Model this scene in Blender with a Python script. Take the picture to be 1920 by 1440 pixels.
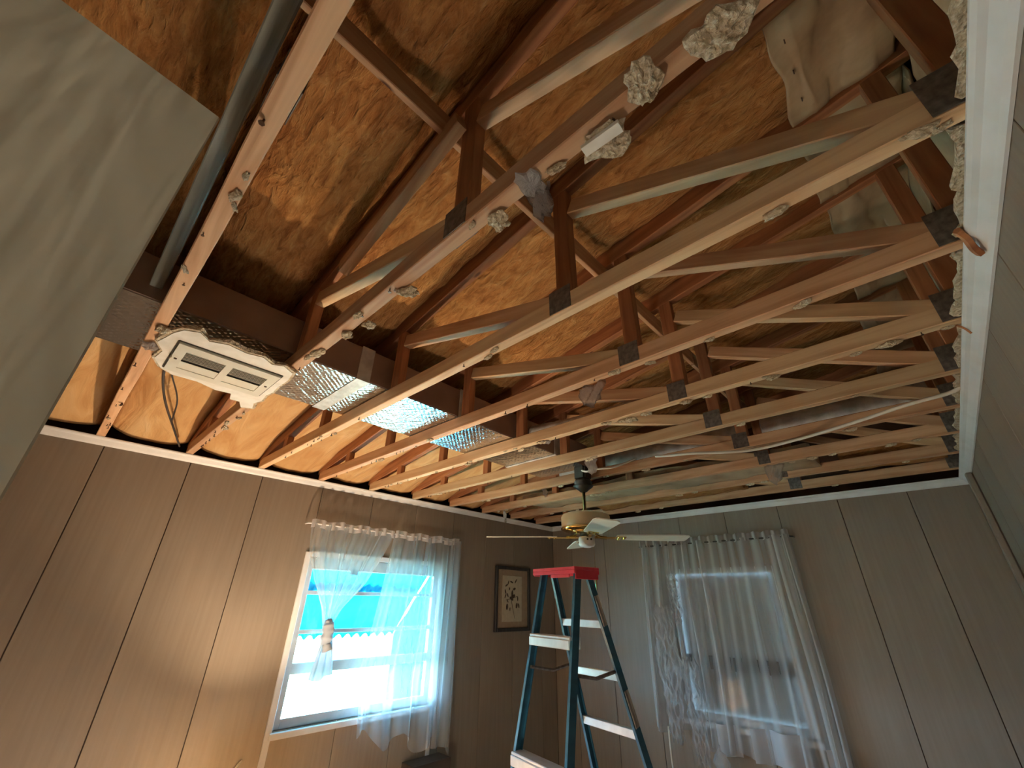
import bpy, bmesh, math, random
from mathutils import Vector, Matrix, noise
random.seed(7)
C = bpy.context.scene.collection
for o in list(bpy.data.objects): bpy.data.objects.remove(o)
sc = bpy.context.scene
R = math.radians
EYE = 1.68            # eye height; floor is z=0. All "h" heights below are relative to the eye
# ------------------------------------------------------------------ camera
cam = bpy.data.cameras.new('camera'); cam.sensor_width = 36; cam.lens = 781.0/1920*36
co = bpy.data.objects.new('camera', cam); C.objects.link(co)
ri = Vector((0.72900666, 0.68433519, 0.01531793)); dn = Vector((-0.30626096, 0.34610268, -0.88680165)); fw = Vector((-0.61217115, 0.64179302, 0.46189631))
m = Matrix.Identity(4)
for i, v in enumerate((ri, -dn, -fw)):
    for j in range(3): m[j][i] = v[j]
m.translation = (0, 0, EYE)
co.matrix_world = m; cam.clip_start = 0.02
sc.camera = co
# ------------------------------------------------------------------ world, lights, exposure
w = bpy.data.worlds.new('sky'); sc.world = w; w.use_nodes = True
bg = w.node_tree.nodes['Background']; bg.inputs[0].default_value = (0.46, 0.74, 1.0, 1); bg.inputs[1].default_value = 66.0
def light(name, kind, loc, energy, color, **k):
    l = bpy.data.lights.new(name, kind); l.energy = energy; l.color = color
    for a, b in k.items(): setattr(l, a, b)
    o = bpy.data.objects.new(name, l); C.objects.link(o); o.location = loc
    return o
p = light('window_portal', 'AREA', (-3.28, 1.87, 1.44), 1, (1, 1, 1), shape='RECTANGLE', size=1.2, size_y=1.1)
p.data.cycles.is_portal = True; p.rotation_euler = (0, R(-90), 0)
LAMP = (-2.54, 1.05, 0.60)
light('table_lamp_bulb', 'POINT', LAMP, 88, (1.0, 0.72, 0.46), shadow_soft_size=0.035)
light('hall_fill_bulb', 'POINT', (0.05, -1.35, 2.0), 24, (1.0, 0.84, 0.62), shadow_soft_size=0.14)  # added fill from the hall behind the camera, brightens the room
LOW_FILL = (-1.42, .72, .36)
light('low_fill_bulb', 'POINT', LOW_FILL, 25, (1.0, .80, .62), shadow_soft_size=0.14)  # added low fill, out of view, brightens the chord undersides
sc.view_settings.view_transform = 'Standard'; sc.view_settings.look = 'None'
sc.view_settings.gamma = 1; sc.view_settings.use_curve_mapping = False
sc.view_settings.exposure = 0.55
# ------------------------------------------------------------------ material helpers
def mat(name, col, rough=.6, metal=0, **k):
    m = bpy.data.materials.new(name); m.use_nodes = True
    b = m.node_tree.nodes['Principled BSDF']
    b.inputs['Base Color'].default_value = (*col, 1); b.inputs['Roughness'].default_value = rough; b.inputs['Metallic'].default_value = metal
    for a, v in k.items(): b.inputs[a].default_value = v
    return m
def nd(m, t, **k):
    n = m.node_tree.nodes.new(t)
    for a, v in k.items():
        if hasattr(n, a): setattr(n, a, v)
        else: n.inputs[a].default_value = v
    return n
def lk(m, a, b): m.node_tree.links.new(a, b)
def coords(m, scale, coord='Object', rot=(0,0,0)):
    tc = nd(m, 'ShaderNodeTexCoord'); mp = nd(m, 'ShaderNodeMapping'); mp.inputs['Scale'].default_value = scale; mp.inputs['Rotation'].default_value = rot
    lk(m, tc.outputs[coord], mp.inputs['Vector']); return mp.outputs[0]
def ramp(m, fac, stops):
    r = nd(m, 'ShaderNodeValToRGB'); e = r.color_ramp.elements
    while len(e) < len(stops): e.new(.5)
    for i, (p, c) in enumerate(stops): e[i].position = p; e[i].color = (*c, 1)
    lk(m, fac, r.inputs[0]); return r.outputs[0]
def bump(m, h, s, d=.01, prev=None):
    b = nd(m, 'ShaderNodeBump'); b.inputs['Strength'].default_value = s; b.inputs['Distance'].default_value = d
    lk(m, h, b.inputs['Height'])
    if prev is not None: lk(m, prev, b.inputs['Normal'])
    lk(m, b.outputs[0], m.node_tree.nodes['Principled BSDF'].inputs['Normal']); return b.outputs[0]
def base(m, sock): lk(m, sock, m.node_tree.nodes['Principled BSDF'].inputs['Base Color'])
def noisy(m, scale, stops, det=4, coord='Object', dist=0, ns=1.0):
    n = nd(m, 'ShaderNodeTexNoise'); n.inputs['Scale'].default_value = ns; n.inputs['Detail'].default_value = det; n.inputs['Distortion'].default_value = dist
    lk(m, coords(m, scale, coord), n.inputs['Vector']); base(m, ramp(m, n.outputs[0], stops)); return n.outputs[0]
def wood(name, a, b, c):
    m = mat(name, a, .65)
    n = nd(m, 'ShaderNodeTexNoise', Scale=1.0); n.inputs['Detail'].default_value = 6; n.inputs['Distortion'].default_value = .6
    lk(m, coords(m, (2.2, 30, 30)), n.inputs['Vector'])
    col = ramp(m, n.outputs[0], [(.25, c), (.48, a), (.62, b), (.8, a)])
    v = nd(m, 'ShaderNodeTexVoronoi', Scale=1.0); lk(m, coords(m, (2.6, 9, 9)), v.inputs['Vector'])
    kr = ramp(m, v.outputs['Distance'], [(.035, (1,1,1)), (.075, (0,0,0))])
    oi = nd(m, 'ShaderNodeObjectInfo'); hs = nd(m, 'ShaderNodeHueSaturation')
    mr = nd(m, 'ShaderNodeMapRange'); mr.inputs['To Min'].default_value = .8; mr.inputs['To Max'].default_value = 1.15
    lk(m, oi.outputs['Random'], mr.inputs['Value']); lk(m, mr.outputs[0], hs.inputs['Value']); lk(m, col, hs.inputs['Color'])
    mx = nd(m, 'ShaderNodeMix'); mx.data_type = 'RGBA'; lk(m, kr, mx.inputs[0]); lk(m, hs.outputs[0], mx.inputs[6]); mx.inputs[7].default_value = (.10, .035, .015, 1)
    base(m, mx.outputs[2]); bump(m, n.outputs[0], .25, .003)
    return m
M = {}
M['wood'] = wood('truss_lumber', (0.62, 0.36, 0.2), (0.72, 0.46, 0.27), (0.44, 0.22, 0.11))
M['wood_pale'] = wood('truss_lumber_pale', (0.66, 0.44, 0.25), (0.74, 0.54, 0.32), (0.5, 0.3, 0.16))
M['wood_red'] = wood('truss_web_lumber', (.36, .15, .065), (.46, .21, .09), (.23, .085, .035))
M['wood_grey'] = wood('weathered_grey_board', (.22, .23, .20), (.33, .35, .31), (.13, .14, .12))
M['plate'] = mat('galvanized_plate', (.22, .20, .18), .55, .6)
nn = noisy(M['plate'], (60, 60, 60), [(.35, (.13, .12, .11)), (.7, (.26, .24, .22))]); bump(M['plate'], nn, .6, .002)
M['nail'] = mat('nail_steel', (.12, .08, .06), .4, .7)
def insul():
    m = mat('glass_wool', (.5, .3, .1), .95)
    n1 = nd(m, 'ShaderNodeTexNoise', Scale=1.0); n1.inputs['Detail'].default_value = 5; n1.inputs['Roughness'].default_value = .6; n1.inputs['Distortion'].default_value = .9
    lk(m, coords(m, (9, 30, 9), 'Object', (0, 0, R(38))), n1.inputs['Vector'])
    n2 = nd(m, 'ShaderNodeTexNoise', Scale=1.0); n2.inputs['Detail'].default_value = 5; n2.inputs['Distortion'].default_value = .5
    lk(m, coords(m, (26, 80, 26), 'Object', (0, 0, R(30))), n2.inputs['Vector'])
    n3 = nd(m, 'ShaderNodeTexNoise', Scale=2.6); n3.inputs['Detail'].default_value = 2; lk(m, coords(m, (1, 1, 1)), n3.inputs['Vector'])
    c1 = ramp(m, n1.outputs[0], [(.28, (.30, .125, .035)), (.46, (.48, .235, .075)), (.62, (.58, .325, .12)), (.80, (.68, .47, .25))])
    c3 = ramp(m, n3.outputs[0], [(.38, (1.0, .92, .86)), (.62, (.90, .90, .84))])
    mm_ = nd(m, 'ShaderNodeMix'); mm_.data_type = 'RGBA'; mm_.blend_type = 'MULTIPLY'; mm_.inputs[0].default_value = 1; lk(m, c1, mm_.inputs[6]); lk(m, c3, mm_.inputs[7])
    mx = nd(m, 'ShaderNodeMix'); mx.data_type = 'RGBA'; mx.blend_type = 'OVERLAY'; mx.inputs[0].default_value = .35
    lk(m, mm_.outputs[2], mx.inputs[6]); lk(m, n2.outputs[0], mx.inputs[7]); base(m, mx.outputs[2])
    nb = bump(m, n1.outputs[0], .75, .035); bump(m, n2.outputs[0], .8, .012, nb)
    return m
M['insul'] = insul()
M['insul_smooth'] = mat('glass_wool_pillowed', (.55, .3, .1), .85)
nn = noisy(M['insul_smooth'], (2.5, 9, 4), [(.3, (.50, .27, .10)), (.55, (.60, .37, .16)), (.75, (.66, .45, .23))], 5, dist=1.5); bump(M['insul_smooth'], nn, .6, .03)
M['kraft'] = mat('kraft_facing', (.5, .4, .26), .6)
nn = noisy(M['kraft'], (6, 6, 6), [(.3, (.36, .25, .15)), (.5, (.50, .38, .24)), (.75, (.58, .47, .32))], 4); bump(M['kraft'], nn, .5, .03)
M['sheath'] = mat('roof_sheathing', (.13, .07, .04), .8); noisy(M['sheath'], (3, 14, 3), [(.3, (.07, .035, .02)), (.7, (.17, .09, .05))])
def foil():
    m = mat('foil_scrim', (.74, .76, .77), .15, 1.0)
    vb = nd(m, 'ShaderNodeTexNoise', Scale=1.0); vb.inputs['Detail'].default_value = 5; vb.inputs['Distortion'].default_value = 2; lk(m, coords(m, (10, 10, 10)), vb.inputs['Vector'])
    nb = bump(m, vb.outputs[0], .35, .02)
    for rot in (R(45), R(-45)):
        wv = nd(m, 'ShaderNodeTexWave'); wv.inputs['Scale'].default_value = 16; wv.inputs['Distortion'].default_value = 1.2
        lk(m, coords(m, (1, 1, 1), 'Object', (0, 0, rot)), wv.inputs['Vector']); nb = bump(m, wv.outputs[0], .25, .003, nb)
    return m
M['foil'] = foil()
M['foil_side'] = mat('duct_board_jacket', (.30, .21, .16), .42, .35)
nn = noisy(M['foil_side'], (5, 5, 5), [(.3, (.22, .14, .11)), (.7, (.34, .24, .19))]); bump(M['foil_side'], nn, .2, .01)
M['flex'] = mat('silver_flex_jacket', (.62, .62, .60), .45, .15)
nn = noisy(M['flex'], (14, 14, 14), [(.3, (.42, .40, .38)), (.7, (.74, .73, .72))], 6); bump(M['flex'], nn, .6, .01)
M['white'] = mat('white_paint', (.8, .81, .82), .42); nn = noisy(M['white'], (9, 9, 9), [(.25, (.72, .73, .73)), (.6, (.82, .83, .84))]); bump(M['white'], nn, .1, .003)
M['gyp'] = mat('torn_gypsum', (.62, .52, .36), .95); nn = noisy(M['gyp'], (90, 90, 90), [(.3, (.46, .36, .22)), (.5, (.70, .59, .42)), (.75, (.84, .76, .62))], 6); bump(M['gyp'], nn, 1, .02)
M['ceilpaint'] = mat('ceiling_paint', (.80, .78, .70), .6); nn = noisy(M['ceilpaint'], (20, 20, 20), [(.3, (.72, .69, .60)), (.6, (.84, .81, .74))]); bump(M['ceilpaint'], nn, .2, .004)
def panelmat():
    m = mat('wall_panelling', (.30, .23, .165), .48)
    n = nd(m, 'ShaderNodeTexNoise', Scale=1.0); n.inputs['Detail'].default_value = 5; lk(m, coords(m, (55, 55, 2.5)), n.inputs['Vector'])
    n2 = nd(m, 'ShaderNodeTexNoise', Scale=1.0); n2.inputs['Detail'].default_value = 3; lk(m, coords(m, (1.6, 1.6, 1.1)), n2.inputs['Vector'])
    c = ramp(m, n.outputs[0], [(.3, (.285, .235, .185)), (.7, (.325, .27, .215))])
    c2 = ramp(m, n2.outputs[0], [(.3, (.80, .80, .80)), (.7, (1, 1, 1))])
    mx = nd(m, 'ShaderNodeMix'); mx.data_type = 'RGBA'; mx.blend_type = 'MULTIPLY'; mx.inputs[0].default_value = 1; lk(m, c, mx.inputs[6]); lk(m, c2, mx.inputs[7])
    base(m, mx.outputs[2]); bump(m, n.outputs[0], .15, .002); return m
M['panel'] = panelmat()
M['groove'] = mat('panel_backing', (.06, .042, .03), .8); noisy(M['groove'], (5, 5, 5), [(.3, (.05, .035, .025)), (.7, (.08, .055, .04))])
def doormat():
    m = mat('embossed_door_skin', (.6, .57, .47), .5)
    n = nd(m, 'ShaderNodeTexNoise', Scale=1.0); n.inputs['Detail'].default_value = 2; n.inputs['Distortion'].default_value = .8; lk(m, coords(m, (1, 34, 4.2), 'Object', (R(4), 0, 0)), n.inputs['Vector'])
    n2 = nd(m, 'ShaderNodeTexNoise', Scale=1.0); n2.inputs['Detail'].default_value = 3; n2.inputs['Distortion'].default_value = 1.2; lk(m, coords(m, (1, 9, 2.0)), n2.inputs['Vector'])
    base(m, ramp(m, n2.outputs[0], [(.3, (.60, .57, .46)), (.7, (.67, .64, .53))]))
    nb = bump(m, n2.outputs[0], .35, .02); bump(m, n.outputs[0], .35, .005, nb); return m
M['door'] = doormat()
M['floor'] = mat('carpet', (.22, .17, .12), .9); noisy(M['floor'], (30, 30, 30), [(.3, (.17, .13, .09)), (.7, (.27, .21, .15))])
def sheer(name, col, alpha, ts, k=.55):
    m = bpy.data.materials.new(name); m.use_nodes = True; nt = m.node_tree; nt.nodes.clear()
    out = nd(m, 'ShaderNodeOutputMaterial'); tr = nd(m, 'ShaderNodeBsdfTransparent'); df = nd(m, 'ShaderNodeBsdfDiffuse'); tl = nd(m, 'ShaderNodeBsdfTranslucent')
    df.inputs[0].default_value = (*col, 1); tl.inputs[0].default_value = (*col, 1)
    a = nd(m, 'ShaderNodeMixShader'); a.inputs[0].default_value = ts; lk(m, df.outputs[0], a.inputs[1]); lk(m, tl.outputs[0], a.inputs[2])
    g = nd(m, 'ShaderNodeLayerWeight'); g.inputs['Blend'].default_value = .5
    wv = nd(m, 'ShaderNodeTexNoise', Scale=1.0); lk(m, coords(m, (30, 30, 1.5)), wv.inputs['Vector'])
    m1 = nd(m, 'ShaderNodeMath', operation='MULTIPLY_ADD'); lk(m, g.outputs['Facing'], m1.inputs[0]); m1.inputs[1].default_value = k; m1.inputs[2].default_value = alpha-.05
    m2 = nd(m, 'ShaderNodeMath', operation='MULTIPLY_ADD'); lk(m, wv.outputs[0], m2.inputs[0]); m2.inputs[1].default_value = .10; lk(m, m1.outputs[0], m2.inputs[2]); m2.use_clamp = True
    b = nd(m, 'ShaderNodeMixShader'); lk(m, m2.outputs[0], b.inputs[0]); lk(m, tr.outputs[0], b.inputs[1]); lk(m, a.outputs[0], b.inputs[2]); lk(m, b.outputs[0], out.inputs[0])
    return m
M['sheer'] = sheer('sheer_voile', (.66, .73, .78), .32, .36, .42)
M['knot'] = sheer('knotted_voile', (.56, .62, .70), 1.1, .16, .1)
M['sheer_dense'] = sheer('gathered_voile', (.80, .79, .80), .88, .5)
M['sheer_back'] = sheer('sheer_voile_back', (.80, .78, .76), .30, .3)
M['hem'] = sheer('voile_hem', (.82, .84, .88), .82, .4)
M['plastic'] = mat('clear_plastic_film', (.95, .96, .98), .12); b = M['plastic'].node_tree.nodes['Principled BSDF']; b.inputs['Alpha'].default_value = .36; b.inputs['Specular IOR Level'].default_value = 1.0
nn = nd(M['plastic'], 'ShaderNodeTexNoise', Scale=25.0); bump(M['plastic'], nn.outputs[0], .8, .02)
M['film'] = mat('torn_plastic_scrap', (.82, .74, .70), .25); M['film'].node_tree.nodes['Principled BSDF'].inputs['Alpha'].default_value = .6
nn = nd(M['film'], 'ShaderNodeTexNoise', Scale=30.0); bump(M['film'], nn.outputs[0], .8, .02)
def glass():
    m = bpy.data.materials.new('window_glass'); m.use_nodes = True; m.node_tree.nodes.clear()
    out = nd(m, 'ShaderNodeOutputMaterial'); tr = nd(m, 'ShaderNodeBsdfTransparent'); tr.inputs[0].default_value = (.95, .98, .98, 1); gl = nd(m, 'ShaderNodeBsdfGlossy'); gl.inputs['Roughness'].default_value = .03
    n = nd(m, 'ShaderNodeTexNoise', Scale=4.0); mr = nd(m, 'ShaderNodeMapRange'); mr.inputs['To Min'].default_value = .04; mr.inputs['To Max'].default_value = .07; lk(m, n.outputs[0], mr.inputs['Value'])
    b = nd(m, 'ShaderNodeMixShader'); lk(m, mr.outputs[0], b.inputs[0]); lk(m, tr.outputs[0], b.inputs[1]); lk(m, gl.outputs[0], b.inputs[2]); lk(m, b.outputs[0], out.inputs[0]); return m
M['glass'] = glass()
M['alu'] = mat('aluminium_window_frame', (.62, .66, .68), .4, .3); nn = noisy(M['alu'], (12, 12, 12), [(.3, (.55, .58, .60)), (.7, (.68, .71, .73))])
def awn(name='cyan_awning_sheet', f=.35):
    m = bpy.data.materials.new(name); m.use_nodes = True; m.node_tree.nodes.clear()
    out = nd(m, 'ShaderNodeOutputMaterial'); df = nd(m, 'ShaderNodeBsdfDiffuse'); tl = nd(m, 'ShaderNodeBsdfTranslucent')
    n = nd(m, 'ShaderNodeTexNoise', Scale=6.0); c = ramp(m, n.outputs[0], [(.3, (.008, .27, .37)), (.7, (.014, .34, .45))])
    lk(m, c, df.inputs[0]); lk(m, c, tl.inputs[0])
    a = nd(m, 'ShaderNodeMixShader'); a.inputs[0].default_value = f; lk(m, df.outputs[0], a.inputs[1]); lk(m, tl.outputs[0], a.inputs[2]); lk(m, a.outputs[0], out.inputs[0]); return m
M['awning'] = awn(); M['awning_cloth'] = awn('cyan_side_cloth', .8)
M['ladder'] = mat('blue_green_fiberglass', (.02, .11, .18), .3); nn = noisy(M['ladder'], (8, 8, 30), [(.3, (.018, .09, .15)), (.7, (.028, .13, .21))])
M['ladalu'] = mat('ladder_aluminium', (.74, .77, .80), .32, .5); nn = noisy(M['ladalu'], (20, 20, 20), [(.3, (.66, .69, .72)), (.7, (.80, .83, .86))])
M['cap'] = mat('red_plastic', (.62, .035, .06), .4); nn = noisy(M['cap'], (12, 12, 12), [(.3, (.55, .03, .05)), (.7, (.68, .05, .075))])
M['label'] = mat('worn_sticker', (.42, .40, .36), .6); nn = noisy(M['label'], (10, 10, 60), [(.4, (.20, .19, .18)), (.6, (.52, .50, .45))])
M['cream'] = mat('cream_fan_enamel', (.62, .52, .33), .35); nn = noisy(M['cream'], (6, 6, 6), [(.3, (.58, .48, .30)), (.7, (.66, .56, .37))])
M['blade'] = mat('cream_blade', (.74, .72, .60), .4); nn = noisy(M['blade'], (4, 20, 4), [(.3, (.70, .67, .55)), (.7, (.78, .76, .66))])
M['brass'] = mat('polished_brass', (.80, .58, .22), .18, 1); nn = noisy(M['brass'], (15, 15, 15), [(.3, (.70, .48, .16)), (.7, (.86, .66, .28))])
M['black'] = mat('black_metal', (.02, .022, .02), .4); nn = noisy(M['black'], (15, 15, 15), [(.3, (.012, .014, .012)), (.7, (.035, .04, .035))])
M['frame'] = mat('dark_picture_frame', (.03, .03, .032), .35); nn = noisy(M['frame'], (40, 40, 3), [(.3, (.02, .02, .022)), (.7, (.05, .05, .05))])
M['matb'] = mat('tan_mat_board', (.36, .27, .19), .8); nn = noisy(M['matb'], (30, 30, 30), [(.3, (.33, .245, .17)), (.7, (.39, .30, .21))])
M['art'] = mat('ivory_print_paper', (.55, .50, .38), .8); nn = noisy(M['art'], (30, 30, 30), [(.3, (.50, .46, .35)), (.7, (.58, .53, .41))])
M['ink'] = mat('brown_ink', (.06, .04, .03), .8); nn = noisy(M['ink'], (30, 30, 30), [(.3, (.045, .03, .02)), (.7, (.10, .07, .05))])
M['cable'] = mat('white_cable_jacket', (.78, .74, .64), .4); nn = noisy(M['cable'], (9, 9, 9), [(.3, (.72, .68, .57)), (.7, (.82, .78, .69))])
M['blackcable'] = mat('black_cable_jacket', (.03, .02, .018), .5); nn = noisy(M['blackcable'], (9, 9, 9), [(.3, (.02, .015, .012)), (.7, (.05, .035, .03))])
M['grille'] = mat('vent_enamel', (.70, .68, .58), .4); nn = noisy(M['grille'], (9, 9, 9), [(.3, (.66, .64, .54)), (.7, (.74, .72, .62))])
M['dark'] = mat('vent_dark', (.05, .045, .04), .7); nn = noisy(M['dark'], (9, 9, 9), [(.3, (.04, .035, .03)), (.7, (.07, .06, .05))])
M['shade_cloth'] = sheer('lamp_shade_cloth', (.50, .40, .27), 1.1, .4)
M['ceramic'] = mat('lamp_ceramic', (.35, .25, .15), .2); nn = noisy(M['ceramic'], (9, 9, 9), [(.3, (.30, .2, .12)), (.7, (.42, .30, .18))])
M['walnut'] = mat('dark_furniture', (.05, .04, .038), .4); nn = noisy(M['walnut'], (30, 3, 3), [(.3, (.035, .028, .026)), (.7, (.075, .06, .055))])
M['tan'] = mat('beige_label_strip', (.6, .45, .32), .6); nn = noisy(M['tan'], (9, 9, 9), [(.3, (.55, .4, .28)), (.7, (.65, .5, .36))])
M['blind'] = mat('grey_roller_shade', (.5, .52, .52), .8); nn = noisy(M['blind'], (2, 2, 3), [(.3, (.46, .49, .50)), (.7, (.54, .57, .58))])
M['grass'] = mat('yard', (.25, .3, .2), .9); nn = noisy(M['grass'], (3, 3, 3), [(.3, (.2, .26, .15)), (.7, (.3, .34, .22))])
# ------------------------------------------------------------------ object helpers
def link(name, me, m, parent=None):
    o = bpy.data.objects.new(name, me); C.objects.link(o)
    if m is not None and not me.materials: me.materials.append(m)
    if parent is not None: o.parent = parent
    return o
def obj(name, bm, m, parent=None, smooth=False):
    me = bpy.data.meshes.new(name)
    bmesh.ops.recalc_face_normals(bm, faces=bm.faces)
    if smooth:
        for f in bm.faces: f.smooth = True
    bm.to_mesh(me); bm.free(); return link(name, me, m, parent)
def tag(o, label, cat, group=None, kind=None):
    if label: o['label'] = label
    if cat: o['category'] = cat
    if group: o['group'] = group
    if kind: o['kind'] = kind
    return o
def thing(name, label, cat, loc=(0,0,0), rotz=0, group=None):
    o = bpy.data.objects.new(name, None); C.objects.link(o); o.location = loc; o.rotation_euler = (0,0,rotz); o.empty_display_size = .05
    return tag(o, label, cat, group)
def add_box(bm, x0, x1, y0, y1, z0, z1, mtx=None):
    vs = [bm.verts.new((x, y, z)) for z in (z0, z1) for x, y in ((x0,y0),(x1,y0),(x1,y1),(x0,y1))]
    for f in ((0,3,2,1),(4,5,6,7),(0,1,5,4),(1,2,6,5),(2,3,7,6),(3,0,4,7)): bm.faces.new([vs[i] for i in f])
    if mtx is not None: bmesh.ops.transform(bm, matrix=mtx, verts=vs)
    return vs
def box(name, x0, x1, y0, y1, z0, z1, m, parent=None, bev=0):
    """box about its own centre, so that object texture coordinates stay local"""
    cx, cy, cz = (x0+x1)/2, (y0+y1)/2, (z0+z1)/2
    bm = bmesh.new(); add_box(bm, x0-cx, x1-cx, y0-cy, y1-cy, z0-cz, z1-cz)
    if bev: bmesh.ops.bevel(bm, geom=bm.edges[:], offset=bev, segments=1, affect='EDGES')
    o = obj(name, bm, m, parent); o.location = (cx, cy, cz); return o
def struct(o): o['kind'] = 'structure'; return o
def board(name, p0, p1, wid, hgt, m, parent=None, up=None, seg=1, wob=0.0):
    """lumber between two points; local x runs along it"""
    p0, p1 = Vector(p0), Vector(p1); d = p1-p0; L = d.length; ax = d.normalized()
    up = Vector(up) if up else (Vector((0,0,1)) if abs(ax.z) < .95 else Vector((1,0,0)))
    ay = up.cross(ax).normalized(); az = ax.cross(ay)
    bm = bmesh.new()
    prev = None; rng = random.Random(int(abs(p0.x*977+p0.y*131+p1.x*71+p1.z*13)*100))
    for i in range(seg+1):
        x = -L/2+L*i/seg; oy = rng.uniform(-wob, wob) if 0 < i < seg else 0; oz = rng.uniform(-wob, wob) if 0 < i < seg else 0
        c = .0025
        ring = [bm.verts.new((x, oy+a, oz+b)) for a, b in ((-wid/2+c,-hgt/2),(wid/2-c,-hgt/2),(wid/2,-hgt/2+c),(wid/2,hgt/2-c),(wid/2-c,hgt/2),(-wid/2+c,hgt/2),(-wid/2,hgt/2-c),(-wid/2,-hgt/2+c))]
        if prev:
            for k in range(8): bm.faces.new((prev[k], prev[(k+1)%8], ring[(k+1)%8], ring[k]))
        else: bm.faces.new(ring[::-1])
        prev = ring
    bm.faces.new(prev)
    o = obj(name, bm, m, parent)
    mm = Matrix.Identity(4)
    for i, v in enumerate((ax, ay, az)):
        for j in range(3): mm[j][i] = v[j]
    mm.translation = (p0+p1)/2
    o.matrix_local = mm
    return o
def add_tube(bm, pts, r, n=8, rr=None, cap=True):
    prev = None
    pts = [Vector(p) for p in pts]
    up0 = Vector((0,0,1))
    for i, p in enumerate(pts):
        t = (pts[min(i+1, len(pts)-1)]-pts[max(i-1, 0)]).normalized()
        u = up0 if abs(t.dot(up0)) < .95 else Vector((1,0,0))
        a = u.cross(t).normalized(); b = t.cross(a); rad = rr[i] if rr else r
        ring = [bm.verts.new(p+a*math.cos(2*math.pi*k/n)*rad+b*math.sin(2*math.pi*k/n)*rad) for k in range(n)]
        if prev:
            for k in range(n): bm.faces.new((prev[k], prev[(k+1)%n], ring[(k+1)%n], ring[k]))
        elif cap: bm.faces.new(ring[::-1])
        prev = ring
    if cap: bm.faces.new(prev)
def add_lathe(bm, prof, n=32, c=(0,0,0)):
    prev = None
    for r, z in prof:
        ring = [bm.verts.new((c[0]+r*math.cos(2*math.pi*k/n), c[1]+r*math.sin(2*math.pi*k/n), c[2]+z)) for k in range(n)]
        if prev:
            for k in range(n): bm.faces.new((prev[k], prev[(k+1)%n], ring[(k+1)%n], ring[k]))
        prev = ring
def spline(P, n=8):
    P = [Vector(p) for p in P]; out = []
    for i in range(len(P)-1):
        p0 = P[max(i-1,0)]; p1 = P[i]; p2 = P[i+1]; p3 = P[min(i+2, len(P)-1)]
        for k in range(n):
            t = k/n; out.append(.5*((2*p1)+(p2-p0)*t+(2*p0-5*p1+4*p2-p3)*t*t+(3*p1-p0-3*p2+p3)*t**3))
    out.append(P[-1]); return out
def Hh(z): return EYE+z
def lerp(a, b, t): return a+(b-a)*t
# ------------------------------------------------------------------ room shell
XL, YB, XR, YF = -3.13, 4.00, 0.317, -0.86       # window wall, back wall, right wall, doorway wall
TOP = Hh(.76)                                    # underside of the truss bottom chords
struct(box('floor', XL-.1, XR+.1, -3.0, YB+.1, -.06, 0, M['floor']))
GAP = .0045
def wall_panels(root, axis, plane, thick, cuts, lo, hi, z0, z1, hole=None):
    """panel boards between the cut lines; plane is the room face, thick its signed depth away from the room"""
    c = [lo]+[v for v in cuts if lo < v < hi]+[hi]
    for a, b in zip(c[:-1], c[1:]):
        rects = [(a+GAP/2, b-GAP/2, z0, z1)]
        if hole and b > hole[0] and a < hole[1]:
            rects = []
            if a < hole[0]: rects.append((a+GAP/2, hole[0], z0, z1))
            if b > hole[1]: rects.append((hole[1], b-GAP/2, z0, z1))
            s, e = max(a+GAP/2, hole[0]), min(b-GAP/2, hole[1])
            rects += [(s, e, z0, hole[2]), (s, e, hole[3], z1)]
        for s, e, q0, q1 in rects:
            t0, t1 = sorted((plane, plane+thick))
            if axis == 'y': box('wall_panel', t0, t1, s, e, q0, q1, M['panel'], root, .0012)
            else: box('wall_panel', s, e, t0, t1, q0, q1, M['panel'], root, .0012)
def backing(name, axis, plane, thick, lo, hi, z0, z1, hole=None):
    bm = bmesh.new(); t0, t1 = sorted((plane, plane+thick))
    rs = [(lo, hi, z0, z1)]
    if hole: rs = [(lo, hole[0], z0, z1), (hole[1], hi, z0, z1), (hole[0], hole[1], z0, hole[2]), (hole[0], hole[1], hole[3], z1)]
    for s, e, q0, q1 in rs:
        if q1-q0 < .001: continue
        if axis == 'y': add_box(bm, t0, t1, s, e, q0, q1)
        else: add_box(bm, s, e, t0, t1, q0, q1)
    return struct(obj(name, bm, M['groove']))
W1 = (1.30, 2.43, Hh(-.70), Hh(.25))     # opening in the window wall: y0,y1,z0,z1
wl = backing('wall_left', 'y', XL-.006, -.10, YF-.1, YB+.1, 0, TOP-.005, W1)
wall_panels(wl, 'y', XL, -.006, [-.36, .055, .457, .868, 1.285, 1.70, 2.12, 2.54, 2.95, 3.36, 3.78], YF, YB, 0, TOP-.005, W1)
W2 = (-1.82, -.94, Hh(-.80), Hh(.28))
wb = backing('wall_back', 'x', YB+.006, .10, XL-.006, XR+.1, 0, TOP-.005, W2)
wall_panels(wb, 'x', YB, .006, [-2.87, -2.46, -2.05, -1.64, -1.23, -.815, -.404, -.003], XL, XR, 0, TOP-.005, W2)
wr = backing('wall_right', 'y', XR+.006, .10, -3.0, YB, 0, TOP-.005)
wall_panels(wr, 'y', XR, .006, [-.36, .05, .45, .86, 1.262, 1.663, 2.07, 2.47, 2.88, 3.28], YF, 3.62, 0, TOP-.005)
wall_panels(wr, 'y', XR, .006, [], 3.62, YB, 0, TOP-.005)
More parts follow.
